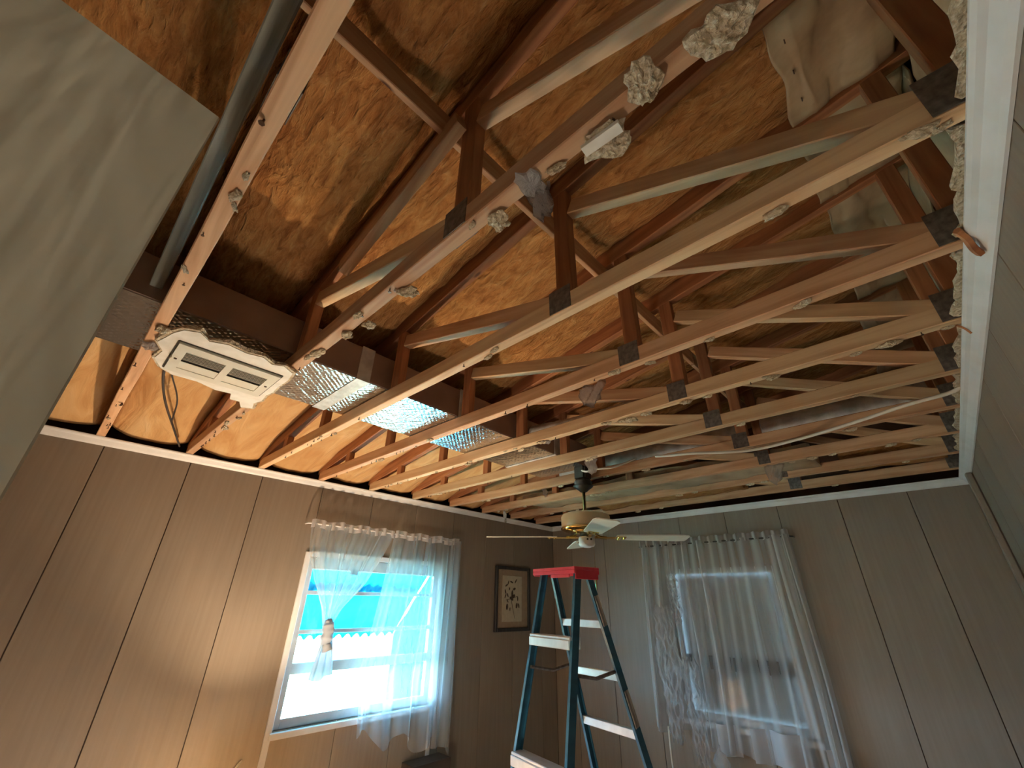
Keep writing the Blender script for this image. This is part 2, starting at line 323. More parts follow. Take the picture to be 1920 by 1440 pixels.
# doorway wall behind the camera and the hall past it
D1 = (-.36, XR, 0, 2.06)
struct(box('wall_front', XL, -.37, YF-.10, YF, 0, TOP-.005, M['panel']))
struct(box('wall_hall_left', XL, -1.0, -3.0, YF-.10, 0, TOP-.005, M['white']))
struct(box('wall_hall_end', -1.0, XR, -3.1, -3.0, 0, TOP-.005, M['white']))
struct(box('ceiling_hall', -1.0, XR, -3.0, YF, TOP-.005, TOP+.01, M['white']))
struct(box('trim_1', -.37, XR, YF-.10, YF, 2.06, TOP-.005, M['panel']))
# cove trim round the room
def cove(name, p0, p1, inward, s=.045):
    bm = bmesh.new(); inward = Vector(inward); secs = []
    for p in (Vector(p0), Vector(p1)):
        q = [(0, 0), (.006, 0), (.014, .008), (s*.62, s*.62), (s-.006, s-.012), (s, s-.006), (s, s), (0, s)]
        secs.append([bm.verts.new(p+inward*a+Vector((0,0,b))) for a, b in q])
    n = len(secs[0])
    for k in range(n): bm.faces.new((secs[0][k], secs[0][(k+1)%n], secs[1][(k+1)%n], secs[1][k]))
    bm.faces.new(secs[0]); bm.faces.new(secs[1][::-1])
    return struct(obj(name, bm, M['white']))
Zt = TOP-.042
cove('trim_2', (XL+.001, YF, Zt), (XL+.001, YB-.001, Zt), (1, 0, 0), .04)
cove('trim_3', (XL, YB-.001, Zt), (XR, YB-.001, Zt), (0, -1, 0), .045)
cove('trim_4', (XR-.001, YF, Zt), (XR-.001, YB, Zt), (-1, 0, 0), .042)
struct(box('trim_5', XR-.035, XR-.002, 3.62, 3.66, 0, Zt-.001, M['panel'], None, .006))
struct(box('trim_6', XL+.001, XL+.012, 1.262, 1.300, 0, W1[3]+.03, M['white'], None, .003))
struct(box('trim_7', XL+.001, XL+.012, 2.43, 2.465, 0, W1[3]+.03, M['white'], None, .003))
# roof deck of dark sheathing; unseen box added past the attic blocks light
def zroof(x): return .775+.18*(x+3.27)            # underside of the top chords, height above the eye
def quadbox(name, pts, t, m):
    bm = bmesh.new(); a = [bm.verts.new(p) for p in pts]; b = [bm.verts.new((p[0], p[1], p[2]+t)) for p in pts]
    bm.faces.new(a); bm.faces.new(b[::-1])
    for i in range(4): bm.faces.new((a[i], b[i], b[(i+1)%4], a[(i+1)%4]))
    return obj(name, bm, m)
struct(quadbox('trim_8', [(-3.35, -3.1, Hh(zroof(-3.35)+.17)), (1.5, -3.1, Hh(zroof(1.5)+.17)), (1.5, 4.3, Hh(zroof(1.5)+.17)), (-3.35, 4.3, Hh(zroof(-3.35)+.17))], .02, M['sheath']))['label'] = 'dark roof sheathing over the rafters'
struct(box('trim_9', XL-.22, XL-.2, -3.1, 4.3, TOP-.1, Hh(1.1), M['sheath']))
struct(box('light_block_right', 1.45, 1.47, -3.1, 4.3, TOP-.1, Hh(1.95), M['sheath']))
struct(box('light_block_back', -3.35, 1.47, 4.3, 4.32, TOP-.1, Hh(1.95), M['sheath']))
struct(box('light_block_front', -3.35, 1.47, -3.12, -3.1, TOP-.1, Hh(1.95), M['sheath']))
struct(box('light_block_low', XR+.10, 1.46, -3.1, 4.3, TOP-.1, TOP-.08, M['sheath']))
struct(box('trim_14', XL-.21, XL-.10, -3.1, 4.3, TOP-.1, TOP-.08, M['sheath']))
struct(box('trim_15', XL-.1, XR+.1, YB+.10, 4.3, TOP-.1, TOP-.08, M['sheath']))
struct(box('trim_16', XL-.21, -1.0, -3.1, YF-.1, TOP-.004, TOP+.012, M['sheath']))
# ------------------------------------------------------------------ roof trusses
TY = [.02+.4075*i for i in range(10)]
ORD = ['nearest roof truss, its broad pinkish bottom chord crossing the upper left past the air vent',
 'second roof truss, chord dotted with torn ceiling lumps and a short doubled rafter board above',
 'third roof truss, pale clean bottom chord, long bright web board to the right wall',
 'fourth roof truss from the camera, bottom chord with a plastic scrap wrapped on it',
 'fifth roof truss from the camera, yellowish chord edged with torn paper over the silver pipe',
 'sixth roof truss from the camera, thin pale chord passing just before the fan mount',
 'seventh roof truss from the camera, the one the ceiling fan hangs from',
 'eighth roof truss from the camera, ragged orange chord behind the hanging white cable',
 'ninth roof truss from the camera, thin brown chord second from the back wall',
 'last roof truss, dark chord closest to the back wall trim']
nail_me = None
def nail_mesh():
    bm = bmesh.new(); add_tube(bm, [(0,0,0),(0,0,-.012)], .0022, 5); add_tube(bm, [(0,0,-.012),(0,0,-.014)], .006, 6)
    me = bpy.data.meshes.new('nail'); bm.to_mesh(me); bm.free(); me.materials.append(M['nail']); return me
nail_me = nail_mesh()
def tor_mesh(seed, a=.03, b=.02, t=.011):
    rng = random.Random(seed); bm = bmesh.new(); n = 22; rings = []
    prof = [(.80, 0), (1.0, -.25), (1.06, -.6), (.92, -.95), (.62, -1.15), (.3, -1.2)]
    for k, (q, z) in enumerate(prof):
        ring = []
        for j in range(n):
            th = 2*math.pi*j/n; e = .78+.45*noise.noise(Vector((math.cos(th)*1.6+seed, math.sin(th)*1.6, seed*3.3)))+.12*noise.noise(Vector((j*1.3, seed, 0)))
            f = q*(e+.17*noise.noise(Vector((j*.9, k*1.7, seed))))
            ring.append(bm.verts.new((a*f*math.cos(th)*1.1, b*f*math.sin(th)*1.1, t*(z+(.6*noise.noise(Vector((j*.8, k*2.1, seed+9))) if k else 0)))))
        rings.append(ring)
    for p, q in zip(rings[:-1], rings[1:]):
        for k in range(n): bm.faces.new((p[k], p[(k+1)%n], q[(k+1)%n], q[k]))
    bm.faces.new(rings[0]); bm.faces.new(rings[-1][::-1])
    bmesh.ops.recalc_face_normals(bm, faces=bm.faces)
    me = bpy.data.meshes.new('paper_fleck'); bm.to_mesh(me); bm.free(); return me
flecks = [tor_mesh(s, .022, .009, .008) for s in range(4)]
for f in flecks: f.materials.append(M['gyp'])
W_, H_ = .038, .060
for i, y in enumerate(TY):
    t = thing('roof_truss', ORD[i], 'roof truss', (0, 0, EYE), 0, 'roof trusses laid bare overhead'); t.location = (-1.3, y, TOP)
    def P(x, h): return (x+1.3, 0, h-.76)
    cm = M['wood_pale'] if i in (2, 4, 5) else M['wood']
    far = i > 5
    board('bottom_chord', P(-3.10, .76+H_/2), P(.62, .76+H_/2), W_, H_, cm, t, seg=14, wob=.0015 if i != 7 else .004)
    board('top_chord', P(-3.13, zroof(-3.13)+.0425), P(1.30, zroof(1.30)+.0425), W_, .085, M['wood_red'], t, seg=4)
    for x in (-2.70, -2.20, -1.49, -.57, .30, .50):
        top = zroof(x)+.002
        if x == .50: top = zroof(x)
        if i == 0 and x < -2: pass
        board('web_post', P(x, .76+H_+.0005), P(x, top), W_*.98, .056 if x > -2 else .052, M['wood_red'], t, up=(1,0,0))
    board('web_diagonal', P(-1.455, 1.045), P(-.60, .806), W_*.96, .056, M['wood_pale'] if i % 2 else M['wood'], t)
    board('web_diagonal', P(-.53, 1.172), P(.27, .808), W_*.96, .056, M['wood_pale'] if i % 2 == 0 else M['wood'], t)
    for s in (-1, 1):
        for gx, gh, gw, gg in ((-.585, .806, .078, .082), (.28, .815, .09, .10)):
            b = box('gusset_plate', gx+1.3-gw/2, gx+1.3+gw/2, s*(W_/2+.0015)-.001, s*(W_/2+.0015)+.001, gh-.76-gg/2, gh-.76+gg/2, M['plate'], t)
    if i == 1:
        board('doubled_board', (.12, -.040, .972-.76+.036), (.72, -.040, 1.128-.76+.036), W_*.9, .062, M['wood'], t)
    if i == 0:
        board('grey_board', (-.45, -.052, .875-.76+.045), (1.6, -.052, .875-.76+.045), .034, .10, M['wood_grey'], t, seg=6, wob=.001)
    rng = random.Random(40+i)
    if not far:
        for k in range([16, 18, 12, 12, 14, 8][i]):
            x = rng.uniform(-2.95, .2) if k > 8 else rng.uniform(-2.9, -1.9)
            n = link('nail', nail_me, None, t); n.location = (x+1.3, rng.uniform(-.014, .014), .0); n.rotation_euler = (rng.uniform(-.12,.12), rng.uniform(-.12,.12), 0); s_ = rng.uniform(.6, 1.0); n.scale = (s_, s_, s_)
    for k in range([7, 12, 7, 8, 16, 6, 8, 14, 8, 5][i]):
        x = rng.uniform(-2.9, .25)
        f = link('paper_fleck', flecks[k % 4], None, t); f.location = (x+1.3, rng.choice((-1, 1))*rng.uniform(.004, .016), -.0003); f.rotation_euler = (0, 0, rng.uniform(-.4, .4)); s_ = rng.uniform(.6, 1.35); f.scale = (s_*1.2, s_, s_)
# lateral braces nailed through the trusses
for a, b, lb in ((TY[0]-.3, TY[2]+.05, 'nearest length of brown brace board running past the king posts at the upper left'), (TY[2]+.06, TY[5]+.04, 'middle length of brown brace board running along the king posts'), (TY[5]+.05, TY[9], 'farthest length of brace board running along the king posts to the back')):
    o = board('lateral_brace', (-.645, a, Hh(1.16+.045)), (-.645, b, Hh(1.16+.045)), .019, .085, M['wood'], None, seg=5); tag(o, lb, 'brace board', 'brace boards across the trusses')
# ------------------------------------------------------------------ insulation, one batt per bay
def batt(i, y0, y1, label):
    bm = bmesh.new(); nx, ny = 150, 18; X0, X1 = -3.125, .36; g = []
    for a in range(nx+1):
        u = a/nx; x = X0+(X1-X0)*u; row = []
        for b in range(ny+1):
            v = b/ny; y = y0+(y1-y0)*v; e = abs(2*v-1)
            rough = min(1, max(0, (x+2.1)/.5))
            sag = .045*(1-e**3)
            n1 = noise.noise(Vector((x*4, y*6, i*3.1)))*.016*(.5+.7*rough)
            n2 = noise.noise(Vector((x*13+noise.noise(Vector((x*6,y*6,1)))*2, y*20, i)))*.010*rough
            n3 = noise.noise(Vector((x*2.5, y*17, i*7)))*.008*(1-rough)
            n4 = noise.noise(Vector((x*20+y*16, y*42-x*10, i*2)))*.009*rough
            row.append(bm.verts.new((x, y, Hh(zroof(x)+.075-sag+n1+n2+n3+n4-max(0, -2.85-x)*.16))))
        g.append(row)
    for a in range(nx):
        for b in range(ny):
            f = bm.faces.new((g[a][b], g[a+1][b], g[a+1][b+1], g[a][b+1])); f.smooth = True
            f.material_index = 1 if (X0+(X1-X0)*a/nx) < -2.05+.06*noise.noise(Vector((b*.9, i, 0))) else 0
    # upper skin gives the blanket its thickness
    top = [[bm.verts.new((x, y, Hh(zroof(x)+.15))) for y in (y0, y1)] for x in (X0, X1)]
    bm.faces.new((top[0][0], top[1][0], top[1][1], top[0][1]))
    bm.faces.new([g[0][b] for b in range(ny+1)]+[top[0][1], top[0][0]])
    bm.faces.new([g[nx][b] for b in range(ny, -1, -1)]+[top[1][0], top[1][1]])
    bm.faces.new([g[a][0] for a in range(nx, -1, -1)]+[top[0][0], top[1][0]])
    bm.faces.new([g[a][ny] for a in range(nx+1)]+[top[1][1], top[0][1]])
    me = bpy.data.meshes.new('insulation_batt'); bm.to_mesh(me); bm.free(); me.materials.append(M['insul']); me.materials.append(M['insul_smooth'])
    root = tag(link('insulation_batt', me, None), label, 'insulation', 'insulation batts between the rafters')
    # kraft facing stapled over the right end, wrinkled
    bm = bmesh.new(); nx, ny = 30, 20; X0 = .105+random.Random(i).uniform(-.015, .02); X1 = .375
    for side in (0,):
        g = []
        for a in range(nx+1):
            for_row = []
            for b in range(ny+1):
                x = X0+(X1-X0)*a/nx; v = b/ny; y = y0+(y1-y0)*v
                n = noise.noise(Vector((x*8, y*6, i*5)))*.014+abs(noise.noise(Vector((x*5, y*5, i))))*-.006
                if a > 5: n += -.006*math.sin((a-5)*.33+b*.11)
                for_row.append(bm.verts.new((x+.02*noise.noise(Vector((y*8, a*.3, 2))), y, Hh(zroof(x)+.018+n*(1 if a > 4 else .3)))))
            g.append(for_row)
        for a in range(nx):
            for b in range(ny): f = bm.faces.new((g[a][b], g[a+1][b], g[a+1][b+1], g[a][b+1])); f.smooth = True
    ko = obj('kraft_facing', bm, M['kraft'], root)
    md = ko.modifiers.new('thick', 'SOLIDIFY'); md.thickness = .004
    if i < 5:
        for q in range(3):
            yy = y0+(y1-y0)*(.22+.28*q); st = box('staple', .134, .137, yy-.006, yy+.006, Hh(zroof(.135)+.006), Hh(zroof(.135)+.011), M['nail'], root)
    # upright kraft strip beyond it, beside the wall posts
    bm = bmesh.new(); g = []
    for a in range(9):
        g.append([bm.verts.new((.37+.015*math.sin(b*1.1+i)+.012*a/8, y0+(y1-y0)*a/8, Hh(.80+(zroof(.38)-.80+.03)*b/10))) for b in range(11)])
    for a in range(8):
        for b in range(10): f = bm.faces.new((g[a][b], g[a+1][b], g[a+1][b+1], g[a][b+1])); f.smooth = True
    ks = obj('kraft_strip', bm, M['kraft'], root); md = ks.modifiers.new('thick', 'SOLIDIFY'); md.thickness = .004
    return root
BN = ['insulation batt above the open door, nearest and mostly in shade', 'insulation batt in the large bay between the first and second trusses at upper left', 'insulation batt between the second and third trusses, over the middle of the picture',
 'insulation batt between the third and fourth trusses, glowing orange behind the king post', 'insulation batt between the fourth and fifth trusses', 'insulation batt between the fifth and sixth trusses', 'insulation batt between the sixth and seventh trusses',
 'insulation batt between the seventh and eighth trusses, beyond the fan mount', 'insulation batt between the eighth and ninth trusses', 'insulation batt in the farthest bay along the back wall']
ys = [-.9]+TY
for i in range(len(TY)):
    batt(i, ys[i]+.0195, ys[i+1]-.0195, BN[i])
struct(box('trim_17', XL-.2, 1.44, -3.09, -.92, Hh(1.0), Hh(1.02), M['sheath']))
# kraft batts lying loose on the far chords
def loose(name, x0, x1, y0, y1, h, label, seed, m):
    bm = bmesh.new(); nx, ny = 40, 10; lay = []
    for k in (0, 1):
        g = []
        for a in range(nx+1):
            row = []
            for b in range(ny+1):
                x = x0+(x1-x0)*a/nx; y = y0+(y1-y0)*b/ny
                n = noise.noise(Vector((x*5, y*7, seed)))*.022+noise.noise(Vector((x*17, y*19, seed)))*.008
                row.append(bm.verts.new((x+noise.noise(Vector((b*.7, a*.2, seed)))*.02, y, Hh(h+n+(.06 if k else 0)))))
            g.append(row)
        lay.append(g)
    for g in lay:
        for a in range(nx):
            for b in range(ny): f = bm.faces.new((g[a][b], g[a+1][b], g[a+1][b+1], g[a][b+1])); f.smooth = True
    A, B = lay
    for a in range(nx):
        for b in (0, ny): bm.faces.new((A[a][b], A[a+1][b], B[a+1][b], B[a][b]))
    for b in range(ny):
        for a in (0, nx): bm.faces.new((A[a][b], A[a][b+1], B[a][b+1], B[a][b]))
    return tag(obj(name, bm, m), label, 'insulation', 'loose insulation on the far chords')
loose('loose_insulation_piece', -2.6, -.35, TY[7]+.025, TY[8]-.025, .80, 'ragged kraft insulation lying between the eighth and ninth trusses, right of the fan rod', 3, M['kraft'])
loose('loose_insulation_piece', -2.2, -.9, TY[8]+.025, TY[9]-.025, .80, 'brown loose insulation lying between the two trusses nearest the back wall', 9, M['insul'])
loose('loose_insulation_piece', -.25, .25, TY[8]+.025, TY[9]-.025, .83, 'short loose insulation piece in the far right corner beside the wall trim', 12, M['insul'])
# ------------------------------------------------------------------ supply duct
dy0, dy1 = -.85, 2.40
duct = thing('supply_duct', 'long boxy brown air duct with shiny foil underside lying across the roof trusses', 'air duct', (-1.76, .8, Hh(.8205)))
def dbox(name, x0, x1, y0, y1, z0, z1, m, bev=0):
    o = box(name, x0+1.76, x1+1.76, y0-.8, y1-.8, z0, z1, m, duct, bev); return o
dbox('duct_body', -1.972, -1.548, dy0, dy1, .0055, .160, M['foil_side'], .004)
bounds = [dy0]+[TY[k] for k in range(6)]+[dy1]
bm = bmesh.new(); nx, ny = 16, 130; g = []
for a in range(nx+1):
    g.append([bm.verts.new((-1.970+.420*a/nx+1.76, dy0+(dy1-dy0)*b/ny-.8, .004+noise.noise(Vector((a*.5, b*.35, 3)))*.0012)) for b in range(ny+1)])
for a in range(nx):
    for b in range(ny): f = bm.faces.new((g[a][b], g[a+1][b], g[a+1][b+1], g[a][b+1])); f.smooth = True
obj('foil_underside', bm, M['foil'], duct)
for k, yy in enumerate((.70, 1.26, 2.05)):
    bm = bmesh.new()
    for (xa, xb, za, zb) in ((-1.977, -1.543, .0005, .0025), (-1.547, -1.544, .002, .163), (-1.976, -1.973, .002, .163)):
        add_box(bm, xa+1.76, xb+1.76, yy-.8-.03, yy-.8+.03, za, zb)
    obj('foil_tape', bm, M['flex'], duct)
# silver round ducts
def flexduct(pts, r, label):
    P = spline(pts, 26); bm = bmesh.new()
    rr = [r*(1+.035*math.sin(k*1.5)+.05*noise.noise(Vector((k*.2, 0, r*9)))) for k in range(len(P))]
    add_tube(bm, P, r, 18, rr); return tag(obj('flexible_duct', bm, M['flex'], None, True), label, 'flexible duct', 'silver round ducts')
flexduct([(-1.53, 1.80, Hh(.90)), (-1.22, 1.79, Hh(.868)), (-.95, 1.81, Hh(.872)), (-.72, 1.86, Hh(.92))], .042, 'short crumpled silver duct leaving the boxy duct above the fifth truss')
flexduct([(-1.95, 2.67, Hh(.90)), (-1.6, 2.67, Hh(.90)), (-1.1, 2.67, Hh(.90)), (-.62, 2.67, Hh(.90))], .075, 'long silver duct lying between trusses just behind the fan rod')
flexduct([(-.50, 2.66, Hh(.90)), (-.1, 2.66, Hh(.90)), (.22, 2.66, Hh(.90))], .075, 'grey duct length at the right, above the hanging white cable')
# ------------------------------------------------------------------ vent on its scrap of ceiling
vr = thing('ceiling_vent_remnant', 'off-white air register still screwed to a torn slab of ceiling board', 'ceiling vent', (-1.72, .235, TOP-.02))
outline = [(-1.555,.055),(-1.51,.075),(-1.487,.115),(-1.525,.15),(-1.50,.20),(-1.515,.26),(-1.50,.31),(-1.53,.35),(-1.51,.385),(-1.545,.43),(-1.62,.44),(-1.70,.436),(-1.78,.44),(-1.83,.432),(-1.90,.44),(-1.955,.425),(-2.02,.44),(-2.045,.40),(-1.98,.375),(-1.985,.34),(-1.92,.325),(-1.93,.27),(-1.90,.20),(-1.905,.12),(-1.87,.075),(-1.80,.045),(-1.72,.055),(-1.66,.03),(-1.60,.045)]
def slab(name, pts, off, z0, z1, m, parent, jit=0):
    bm = bmesh.new(); rng = random.Random(5)
    a = [bm.verts.new((x-off[0], y-off[1], z0)) for x, y in pts]; b = [bm.verts.new((x-off[0]+rng.uniform(-jit, jit), y-off[1]+rng.uniform(-jit, jit), z1)) for x, y in pts]
    bm.faces.new(a); bm.faces.new(b[::-1]); n = len(pts)
    for i in range(n): bm.faces.new((a[i], a[(i+1)%n], b[(i+1)%n], b[i]))
    return obj(name, bm, m, parent)
off = (-1.72, .235)
def scaled(pts, s): return [(off[0]+(x-off[0])*s, off[1]+(y-off[1])*s) for x, y in pts]
slab('painted_face', scaled(outline, .985), off, .004, .0065, M['ceilpaint'], vr)
slab('gypsum_core', scaled(outline, 1.03), off, .0067, .0185, M['gyp'], vr, .008)
vx0, vx1, vy0, vy1 = -1.90, -1.575, .075, .425
# face plate with two slotted openings, built as bars
bm = bmesh.new()
fx0, fx1, fy0, fy1 = -1.845, -1.595, .085, .405
ox0, ox1 = -1.80, -1.645
for r_ in ((fx0, ox0, fy0, fy1), (ox1, fx1, fy0, fy1), (ox0, ox1, fy0, .115), (ox0, ox1, .235, .258), (ox0, ox1, .375, fy1)):
    add_box(bm, r_[0]-off[0], r_[1]-off[0], r_[2]-off[1], r_[3]-off[1], -.006, .0035)
obj('register_plate', bm, M['grille'], vr)
bm = bmesh.new()
for r_ in ((fx0-.006, fx0-.002, fy0-.004, fy1+.004), (fx1+.002, fx1+.006, fy0-.004, fy1+.004), (fx0-.002, fx1+.002, fy0-.006, fy0-.002), (fx0-.002, fx1+.002, fy1+.002, fy1+.006)):
    add_box(bm, r_[0]-off[0], r_[1]-off[0], r_[2]-off[1], r_[3]-off[1], .001, .0038)
obj('painted_shadow', bm, M['dark'], vr)  # dark bars stand in for the shadow line around the plate
for ya, yb in ((.115, .235), (.258, .375)):
    bm = bmesh.new(); add_box(bm, ox0-off[0], ox1-off[0], ya-off[1], yb-off[1], .002, .0036); obj('register_throat', bm, M['dark'], vr)
    for k in range(6):
        x = ox1-.012-k*.0115
        b = box('louvre', x-off[0]-.004, x-off[0]+.004, ya-off[1], yb-off[1], -.003, -.0015, M['grille'], vr); b.rotation_euler = (0, .6, 0)
    box('damper', ox0-off[0], ox0+.062-off[0], ya-off[1], yb-off[1], -.0035, -.0022, M['grille'], vr)
for x, y in ((-1.72, .098), (-1.715, .392)):
    bm = bmesh.new(); add_tube(bm, [(x-off[0], y-off[1], -.006), (x-off[0], y-off[1], -.0085)], .005, 8); obj('screw', bm, M['nail'], vr)
bm = bmesh.new(); add_box(bm, -.012, .012, -.152, -.148, -.014, -.006); obj('damper_lever', bm, M['grille'], vr)
# ------------------------------------------------------------------ scraps of torn ceiling hanging on the chords
def scrap(name, x, y, h, a, b, t, m, label, cat, rz=0, face=None, seed=0, tilt=0):
    me = tor_mesh(seed, a, b, t); me.name = name; me.materials.append(m)
    o = link(name, me, None); o.location = (x, y, Hh(h)-.001); o.rotation_euler = (tilt, 0, rz); tag(o, label, cat, 'scraps of torn ceiling left on the chords')
    if face:
        c = box('painted_strip', -a*.8, a*.7, face[0]*b, face[1]*b, -t*1.5, -t*.9, M['ceilpaint'], o)
    return o
G = M['gyp']
scrap('drywall_lump', .000, .425, .76, .048, .034, .016, G, 'round crusty drywall lump highest on the second chord near the top edge', 'drywall scrap', .2, None, 11)
scrap('drywall_lump', -.112, .415, .76, .030, .040, .015, G, 'crumbly drywall lump, second from the top of the same chord, hanging to its left', 'drywall scrap', .2, None, 12)
scrap('drywall_lump', -.205, .458, .76, .050, .034, .015, G, 'drywall lump with a clean white strip on one side', 'drywall scrap', .05, (-.85, -.25), 13)
scrap('drywall_lump', -.480, .453, .76, .026, .026, .012, G, 'small beige drywall lump below the king post plate', 'drywall scrap', 0, None, 14)
scrap('film_scrap', -.368, .432, .76, .030, .034, .006, M['film'], 'translucent film scrap wrapped on the second chord by the brace board', 'plastic scrap', 0, None, 15)
scrap('drywall_lump', -.835, .455, .76, .034, .022, .012, G, 'curled drywall flap with a pale torn tail on the second chord', 'drywall scrap', .6, None, 16)
scrap('drywall_lump', -1.060, .463, .76, .026, .018, .010, G, 'greyish drywall flap sticking out right of the second chord', 'drywall scrap', .3, None, 17)
scrap('drywall_lump', -1.165, .445, .76, .028, .016, .010, G, 'angular drywall chip on the second chord above the foil duct', 'drywall scrap', 0, None, 18)
scrap('drywall_lump', -1.35, .432, .76, .05, .016, .008, G, 'long splintered drywall sliver at the corner of the vent slab', 'drywall scrap', .1, None, 19)
scrap('drywall_lump', -1.575, .030, .76, .030, .020, .012, G, 'dark-edged drywall flap on the nearest chord left of the vent, upper', 'drywall scrap', .3, None, 20)
scrap('drywall_lump', -1.73, .022, .76, .034, .024, .012, M['film'], 'shiny crumpled film tuft on the nearest chord beside the vent slab', 'plastic scrap', .2, None, 21)
scrap('drywall_lump', -.835, 1.668, .76, .05, .022, .012, G, 'light drywall flap with a hook on the fifth chord', 'drywall scrap', .2, None, 23)
scrap('drywall_lump', -.56, 1.652, .76, .026, .014, .010, G, 'small hanging drywall chip in the middle of the fifth chord', 'drywall scrap', .2, None, 24)
scrap('drywall_lump', -.235, 1.655, .76, .03, .012, .010, G, 'thin drywall chip on the right half of the fifth chord', 'drywall scrap', .1, None, 25)
scrap('drywall_lump', .105, 1.652, .76, .035, .012, .010, G, 'long white drywall chip near the right end of the fifth chord', 'drywall scrap', 0, None, 26)
scrap('film_scrap', -1.32, 1.655, .76, .03, .024, .008, M['film'], 'bluish crinkled film knot on the fifth chord below the duct', 'plastic scrap', 0, None, 27)
def hangfilm(x, y, w, h, label, seed, m=None):
    bm = bmesh.new(); g = []
    for a in range(10):
        g.append([bm.verts.new((x-w/2+w*a/9*(1-.35*b/7), y+.012*math.sin(a*1.3+b+seed)+.004*b, TOP-.0015-h*b/7*(1-.3*abs(a/4.5-1)))) for b in range(8)])
    for a in range(9):
        for b in range(7): f = bm.faces.new((g[a][b], g[a+1][b], g[a+1][b+1], g[a][b+1])); f.smooth = True
    bmesh.ops.solidify(bm, geom=bm.faces[:], thickness=.001)
    tag(obj('hanging_film', bm, m or M['film']), label, 'plastic scrap', 'scraps of film hanging from the chords')
hangfilm(-.775, 1.262, .13, .085, 'pinkish clear film flap hanging from the fourth chord', 1)
hangfilm(-.365, .452, .06, .06, 'small clear film flap hanging where the brace crosses the second chord', 4)
hangfilm(-.54, 2.88, .11, .12, 'crinkled clear film flap on the eighth chord under the white cable', 2, M['plastic'])
hangfilm(-1.32, 2.08, .09, .09, 'dark clear film flap on the sixth chord just above the fan mount', 3)
hangfilm(-2.0, 2.47, .05, .06, 'tiny white film tuft on the seventh chord left of the fan', 5)
hangfilm(-2.84, 2.90, .035, .11, 'thin cream paper strip hanging by the window wall trim left of the fan', 6, M['ceilpaint'])
# ragged ceiling-board edge still trapped above the right trim
def ragged(name, y0, y1, label, seed):
    rng = random.Random(seed); pts = []; y = y0
    while y < y1: pts.append((.272-rng.uniform(0, .016), y)); y += rng.uniform(.012, .05)
    pts.append((.27, y1)); pts += [(.312, y1), (.312, y0)]
    bm = bmesh.new(); a = [bm.verts.new((x, y, TOP+.0035)) for x, y in pts]; b = [bm.verts.new((x-rng.uniform(-.004, .006), y, TOP+.0155)) for x, y in pts]
    bm.faces.new(a); bm.faces.new(b[::-1]); n = len(pts)
    for i in range(n): bm.faces.new((a[i], a[(i+1)%n], b[(i+1)%n], b[i]))
    tag(obj(name, bm, M['gyp']), label, 'drywall scrap', 'ragged ceiling edge over the right trim')
for k in range(8):
    ragged('ragged_ceiling_edge', TY[k]+.03, TY[k+1]-.03, 'ragged plaster edge above the right wall trim between trusses %s' % ['one and two', 'two and three', 'three and four', 'four and five', 'five and six', 'six and seven', 'seven and eight', 'eight and nine'][k], 60+k)
bm = bmesh.new(); add_tube(bm, spline([(.262, 1.17, TOP-.004), (.275, 1.20, TOP-.012), (.282, 1.225, TOP-.03), (.292, 1.25, TOP-.034)], 4), .008, 5, None)
tag(obj('wood_splinter', bm, M['wood_red']), 'brown wood splinter lying over the white right wall trim', 'splinter')
bm = bmesh.new(); add_tube(bm, spline([(.262, 1.66, TOP-.003), (.277, 1.68, TOP-.012), (.286, 1.69, TOP-.028)], 4), .003, 5, None)
tag(obj('wood_splinter', bm, M['wood_red']), 'small thin splinter on the right trim, lower of the two', 'splinter')
# ------------------------------------------------------------------ cables
bm = bmesh.new(); add_tube(bm, spline([(-1.05, 2.38, TOP+.035), (-.95, 2.35, TOP+.012), (-.82, 2.33, TOP-.008), (-.56, 2.44, TOP-.020), (-.32, 2.44, TOP-.012), (-.08, 2.36, TOP-.010), (.11, 2.27, TOP-.010), (.25, 2.24, TOP-.006), (.30, 2.24, TOP+.03)], 10), .008, 8)
tag(obj('white_cable', bm, M['cable'], None, True), 'white electric cable sagging under the chords to the right wall', 'cable')
bm = bmesh.new(); add_tube(bm, spline([(-1.60, 2.38, TOP+.05), (-1.50, 2.30, TOP+.004), (-1.40, 2.26, TOP-.006), (-1.30, 2.30, TOP-.004), (-1.2, 2.42, TOP+.06)], 10), .006, 8)
tag(obj('white_cable', bm, M['cable'], None, True), 'short white cable loop coming out at the fan mount', 'cable')
bm = bmesh.new(); add_tube(bm, spline([(-1.90, .10, TOP+.03), (-2.0, .10, TOP+.015), (-2.3, .16, TOP+.012), (-2.7, .27, TOP+.012), (-3.03, .36, TOP+.015)], 10), .005, 8); add_tube(bm, spline([(-1.90, .10, TOP+.03), (-2.0, .125, TOP+.022), (-2.3, .20, TOP+.03), (-2.6, .24, TOP+.02), (-2.7, .27, TOP+.012)], 10), .0035, 6)
tag(obj('black_cable', bm, M['blackcable'], None, True), 'black cable running from the vent slab to the window wall trim', 'cable')
# ------------------------------------------------------------------ open door at the left
dr = thing('door_1', None, None, (-.318, -.020, 0)); dr['kind'] = 'structure'; dr.rotation_euler = (0, 0, R(5.4))
box('door_leaf', -.035, 0, -.76, 0, .012, 2.03, M['door'], dr, .0012)
bm = bmesh.new(); add_tube(bm, [(0, -.07, .95), (.035, -.07, .95)], .012, 12); add_lathe(bm, [(0, -.03), (.018, -.028), (.028, -.012), (.028, .012), (.018, .028), (0, .03)], 16, (.055, -.07, .95)); obj('door_handle', bm, M['brass'], dr, True)
